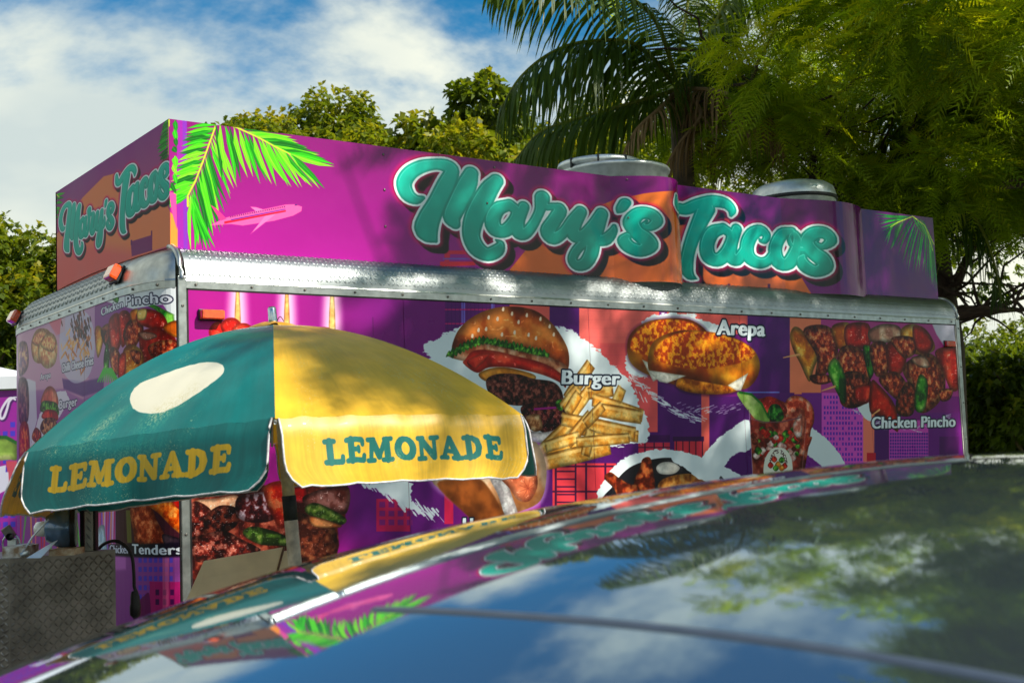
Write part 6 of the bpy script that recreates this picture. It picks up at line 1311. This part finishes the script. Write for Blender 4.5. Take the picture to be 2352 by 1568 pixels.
# ================================================================== THE CAR
RC = np.array(ROOFC); EXPS = [(i, j) for i in range(5) for j in range(5) if i+j <= 4]; S0 = 1.1
def polyz(s, t): return sum(c*((s-S0)**i)*(t**j) for c, (i, j) in zip(RC, EXPS))
def roofz(x, y):
    q = np.array([x, y])-CAM[:2]; s, t = q@SH[:2], q@TH[:2]; sc = min(max(s, .45), 2.02); tc_ = min(max(t, -.44*sc-.03), .44*sc+.03); e = 1e-3
    gs_ = (polyz(sc+e, tc_)-polyz(sc-e, tc_))/(2*e); gt_ = (polyz(sc, tc_+e)-polyz(sc, tc_-e))/(2*e); ds, dt = s-sc, t-tc_
    return CAM[2]+polyz(sc, tc_)+gs_*ds+gt_*dt-.30*(ds*ds+dt*dt)
UX = np.array([.979, .205]); VX = np.array([-.205, .979])
def uvw(u, v): return UX*u+VX*v
PAINT = bpy.data.materials.new('dark_blue_paint'); PAINT.use_nodes = True; b = PAINT.node_tree.nodes['Principled BSDF']
b.inputs['Base Color'].default_value = (.31, .41, .49, 1); b.inputs['Metallic'].default_value = .93; b.inputs['Roughness'].default_value = .015; b.inputs['Coat Weight'].default_value = .0
_n = PAINT.node_tree; _tc = _n.nodes.new('ShaderNodeTexCoord'); _nz = _n.nodes.new('ShaderNodeTexNoise'); _nz.inputs['Scale'].default_value = 260; _nz.inputs['Detail'].default_value = 2; _n.links.new(_tc.outputs['Object'], _nz.inputs['Vector'])
_d = _n.nodes.new('ShaderNodeTexNoise'); _d.inputs['Scale'].default_value = 14; _d.inputs['Detail'].default_value = 9; _n.links.new(_tc.outputs['Object'], _d.inputs['Vector'])
_m = _n.nodes.new('ShaderNodeMapRange'); _m.inputs[1].default_value = .5; _m.inputs[2].default_value = .75; _m.inputs[3].default_value = .010; _m.inputs[4].default_value = .04; _n.links.new(_d.outputs['Fac'], _m.inputs[0]); _n.links.new(_m.outputs[0], b.inputs['Roughness'])
_b = _n.nodes.new('ShaderNodeBump'); _b.inputs['Strength'].default_value = .02; _b.inputs['Distance'].default_value = .001; _n.links.new(_nz.outputs['Fac'], _b.inputs['Height']); _n.links.new(_b.outputs[0], b.inputs['Normal'])
CARB = mat('car_body_paint', (14, 26, 48), .12, .4, noise=.1, nscale=3, coat=1); GLASS = mat('tinted_glass', (8, 10, 12), .03, .2, noise=.1, nscale=2, coat=1, spec=.8); TRIM = mat('grey_roof_moulding', (66, 76, 92), .4, noise=.15, nscale=30)
u0, u1, v0, v1 = -2.62, -.42, -4.43, -2.93; uc, vc = (u0+u1)/2, (v0+v1)/2; cbase = uvw(uc, vc); CB = np.array([cbase[0], cbase[1], 0])
car = empty('parked_car', tuple(CB), label='glossy dark blue car close in front mirroring the sky and the trailer in its roof', cat='car')
def rp3(u, v):
    p = uvw(u, v); return np.array([p[0], p[1], roofz(*p)])-CB
mb = MB(); mb.grid(lambda a, b_: rp3(u0+(u1-u0)*a, v0+(v1-v0)*b_), 130, 100); mb.build('roof', PAINT, car, smooth=True)
# moulding strip across the roof, following the surface
sa, sb = np.array([-1.216, -4.02]), np.array([-1.085, -4.72])
def seam(t, w, h):
    p = sa+(sb-sa)*t; n = np.array([-(sb-sa)[1], (sb-sa)[0]]); n /= np.linalg.norm(n); bend = -.004*math.sin(math.pi*t); q = p+n*(w+bend); return np.array([q[0], q[1], roofz(*q)+h])-CB
mb = MB(); prof = [(-.0055, .0002), (-.0045, .0018), (0, .0024), (.0045, .0018), (.0055, .0002)]; mb.grid(lambda a, b_: seam(a, prof[int(round(b_*4))][0], prof[int(round(b_*4))][1]), 60, 4); mb.build('roof_moulding', TRIM, car, smooth=True)
# greenhouse
zb_ = .98
def belt(u, v, z): p = uvw(u, v); return np.array([p[0], p[1], z])-CB
hw = (v1-v0)/2+.17; fu, ru = u0-.78, u1+.42
def glassgrid(nm, A, B, C, D, m=GLASS, n=6):   # A,B roof edge; D,C belt
    mb = MB(); mb.grid(lambda a, b_: (A(a)*(1-b_)+D(a)*b_)+0, 16, n); return mb.build(nm, m, car, smooth=True)
glassgrid('windscreen', lambda a: rp3(u0, v0+.06+(v1-v0-.12)*a), None, None, lambda a: belt(fu+.12*(2*a-1)**2, vc-hw*.86+2*hw*.86*a, zb_+.02))
glassgrid('rear_window', lambda a: rp3(u1, v0+.06+(v1-v0-.12)*a), None, None, lambda a: belt(ru-.08*(2*a-1)**2, vc-hw*.86+2*hw*.86*a, zb_+.04))
for sgn_ in (-1, 1):
    ve = v0 if sgn_ < 0 else v1; vb = vc+sgn_*hw
    for a0, a1 in ((.03, .48), (.52, .93)):
        glassgrid('side_window', lambda a: rp3(u0+(u1-u0)*(a0+(a1-a0)*a), ve), None, None, lambda a: belt(fu+.45+(ru-fu-.75)*(a0+(a1-a0)*a), vb, zb_))
    for a0, a1 in ((0, .03), (.48, .52), (.93, 1)):
        glassgrid('pillar', lambda a: rp3(u0+(u1-u0)*(a0+(a1-a0)*a), ve+sgn_*.001), None, None, lambda a: belt(fu+.45*(1 if a0 > 0 else a)+((ru-fu-.75)*(a0+(a1-a0)*a) if a0 > 0 else 0)+(0.3*a if a0 > .9 else 0), vb, zb_), CARB)
U0, U1 = u0-1.75, u1+.62
def sect(u):
    t = (u-U0)/(U1-U0); w_ = .90*(1-.25*max(0, (.14-t)/.14)**2-.14*max(0, (t-.88)/.12)**2)
    zt = .60+.38*min(1, max(0, (t)/.36))**.55 if t < .36 else (.98 if t < .86 else .98-.12*((t-.86)/.14)**2); return w_, zt
def body(a, b_):
    u = U0+(U1-U0)*a; w_, zt = sect(u); ang = [(-.0, .20), (.90, .22), (.985, .40), (1.0, .62), (.985, .86), (.93, .97), (.6, 1.0), (0, 1.015)]
    k = b_*14; s_ = -1 if k < 7 else 1; k = 7-abs(k-7); k = min(6.999, k); i = int(k); f_ = k-i; p = [ang[i][j]*(1-f_)+ang[i+1][j]*f_ for j in range(2)]; zz = .20+(p[1]-.2)/.8*(zt-.2) if p[1] > .2 else .2
    return belt(u, vc+s_*w_*p[0], zz)
mb = MB(); mb.grid(body, 60, 28); mb.build('body', CARB, car, smooth=True)
mb = MB(); mb.grid(lambda a, b_: body(0, b_)*(1-a)+belt(U0-.05, vc, .45)*a, 2, 28); mb.build('front_bumper', CARB, car, smooth=True)
mb = MB(); mb.grid(lambda a, b_: body(1, b_)*(1-a)+belt(U1+.05, vc, .6)*a, 2, 28); mb.build('rear_bumper', CARB, car, smooth=True)
RIMM = mat('alloy', (170, 172, 176), .3, .9, noise=.1, nscale=10)
for uu in (U0+.85, U1-.85):
    for sgn_ in (-1, 1):
        c = belt(uu, vc+sgn_*.80, .33); Mw = Matrix.Translation(Vector(c)) @ Vector((VX[0]*sgn_, VX[1]*sgn_, 0)).to_track_quat('Z', 'Y').to_matrix().to_4x4()
        w = MB(); w.lathe([(.2, -.11), (.30, -.11), (.33, -.08), (.335, 0), (.33, .08), (.30, .115), (.21, .115)], 32, Mw); wo = w.build('wheel', BLACK, car, smooth=True)
        w = MB(); w.lathe([(0, .09), (.05, .1), (.07, .07), (.19, .08), (.215, .112)], 24, Mw); w.build('rim', RIMM, wo, smooth=True)
for sgn_ in (-1, 1):
    w = MB(); w.grid(lambda a, b_: belt(U0+.05+.22*a, vc+sgn_*(.50+.24*a+.10*math.sin(3.1*b_)*0), .62+.10*b_)+np.array([0, 0, .02]), 6, 4); w.build('headlight', mat('headlight', (206, 210, 214), .1, .5, noise=.1, nscale=20, coat=1), car, smooth=True)
    w = MB(); c = belt(fu+.62, vc+sgn_*(hw+.10), zb_+.07); w.lathe([(0, -.09), (.05, -.08), (.075, -.03), (.075, .05), (.04, .09), (0, .095)], 16, Matrix.Translation(Vector(c)) @ Matrix.Rotation(math.pi/2, 4, 'Y')); w.build('side_mirror', CARB, car, smooth=True)
    for uu in (uc-.15, uc+.8):
        w = MB(); w.tube([belt(uu, vc+sgn_*.905, .80), belt(uu+.03, vc+sgn_*.925, .80), belt(uu+.15, vc+sgn_*.925, .80), belt(uu+.18, vc+sgn_*.905, .80)], .011, 6); w.build('door_handle', RIMM, car, smooth=True)
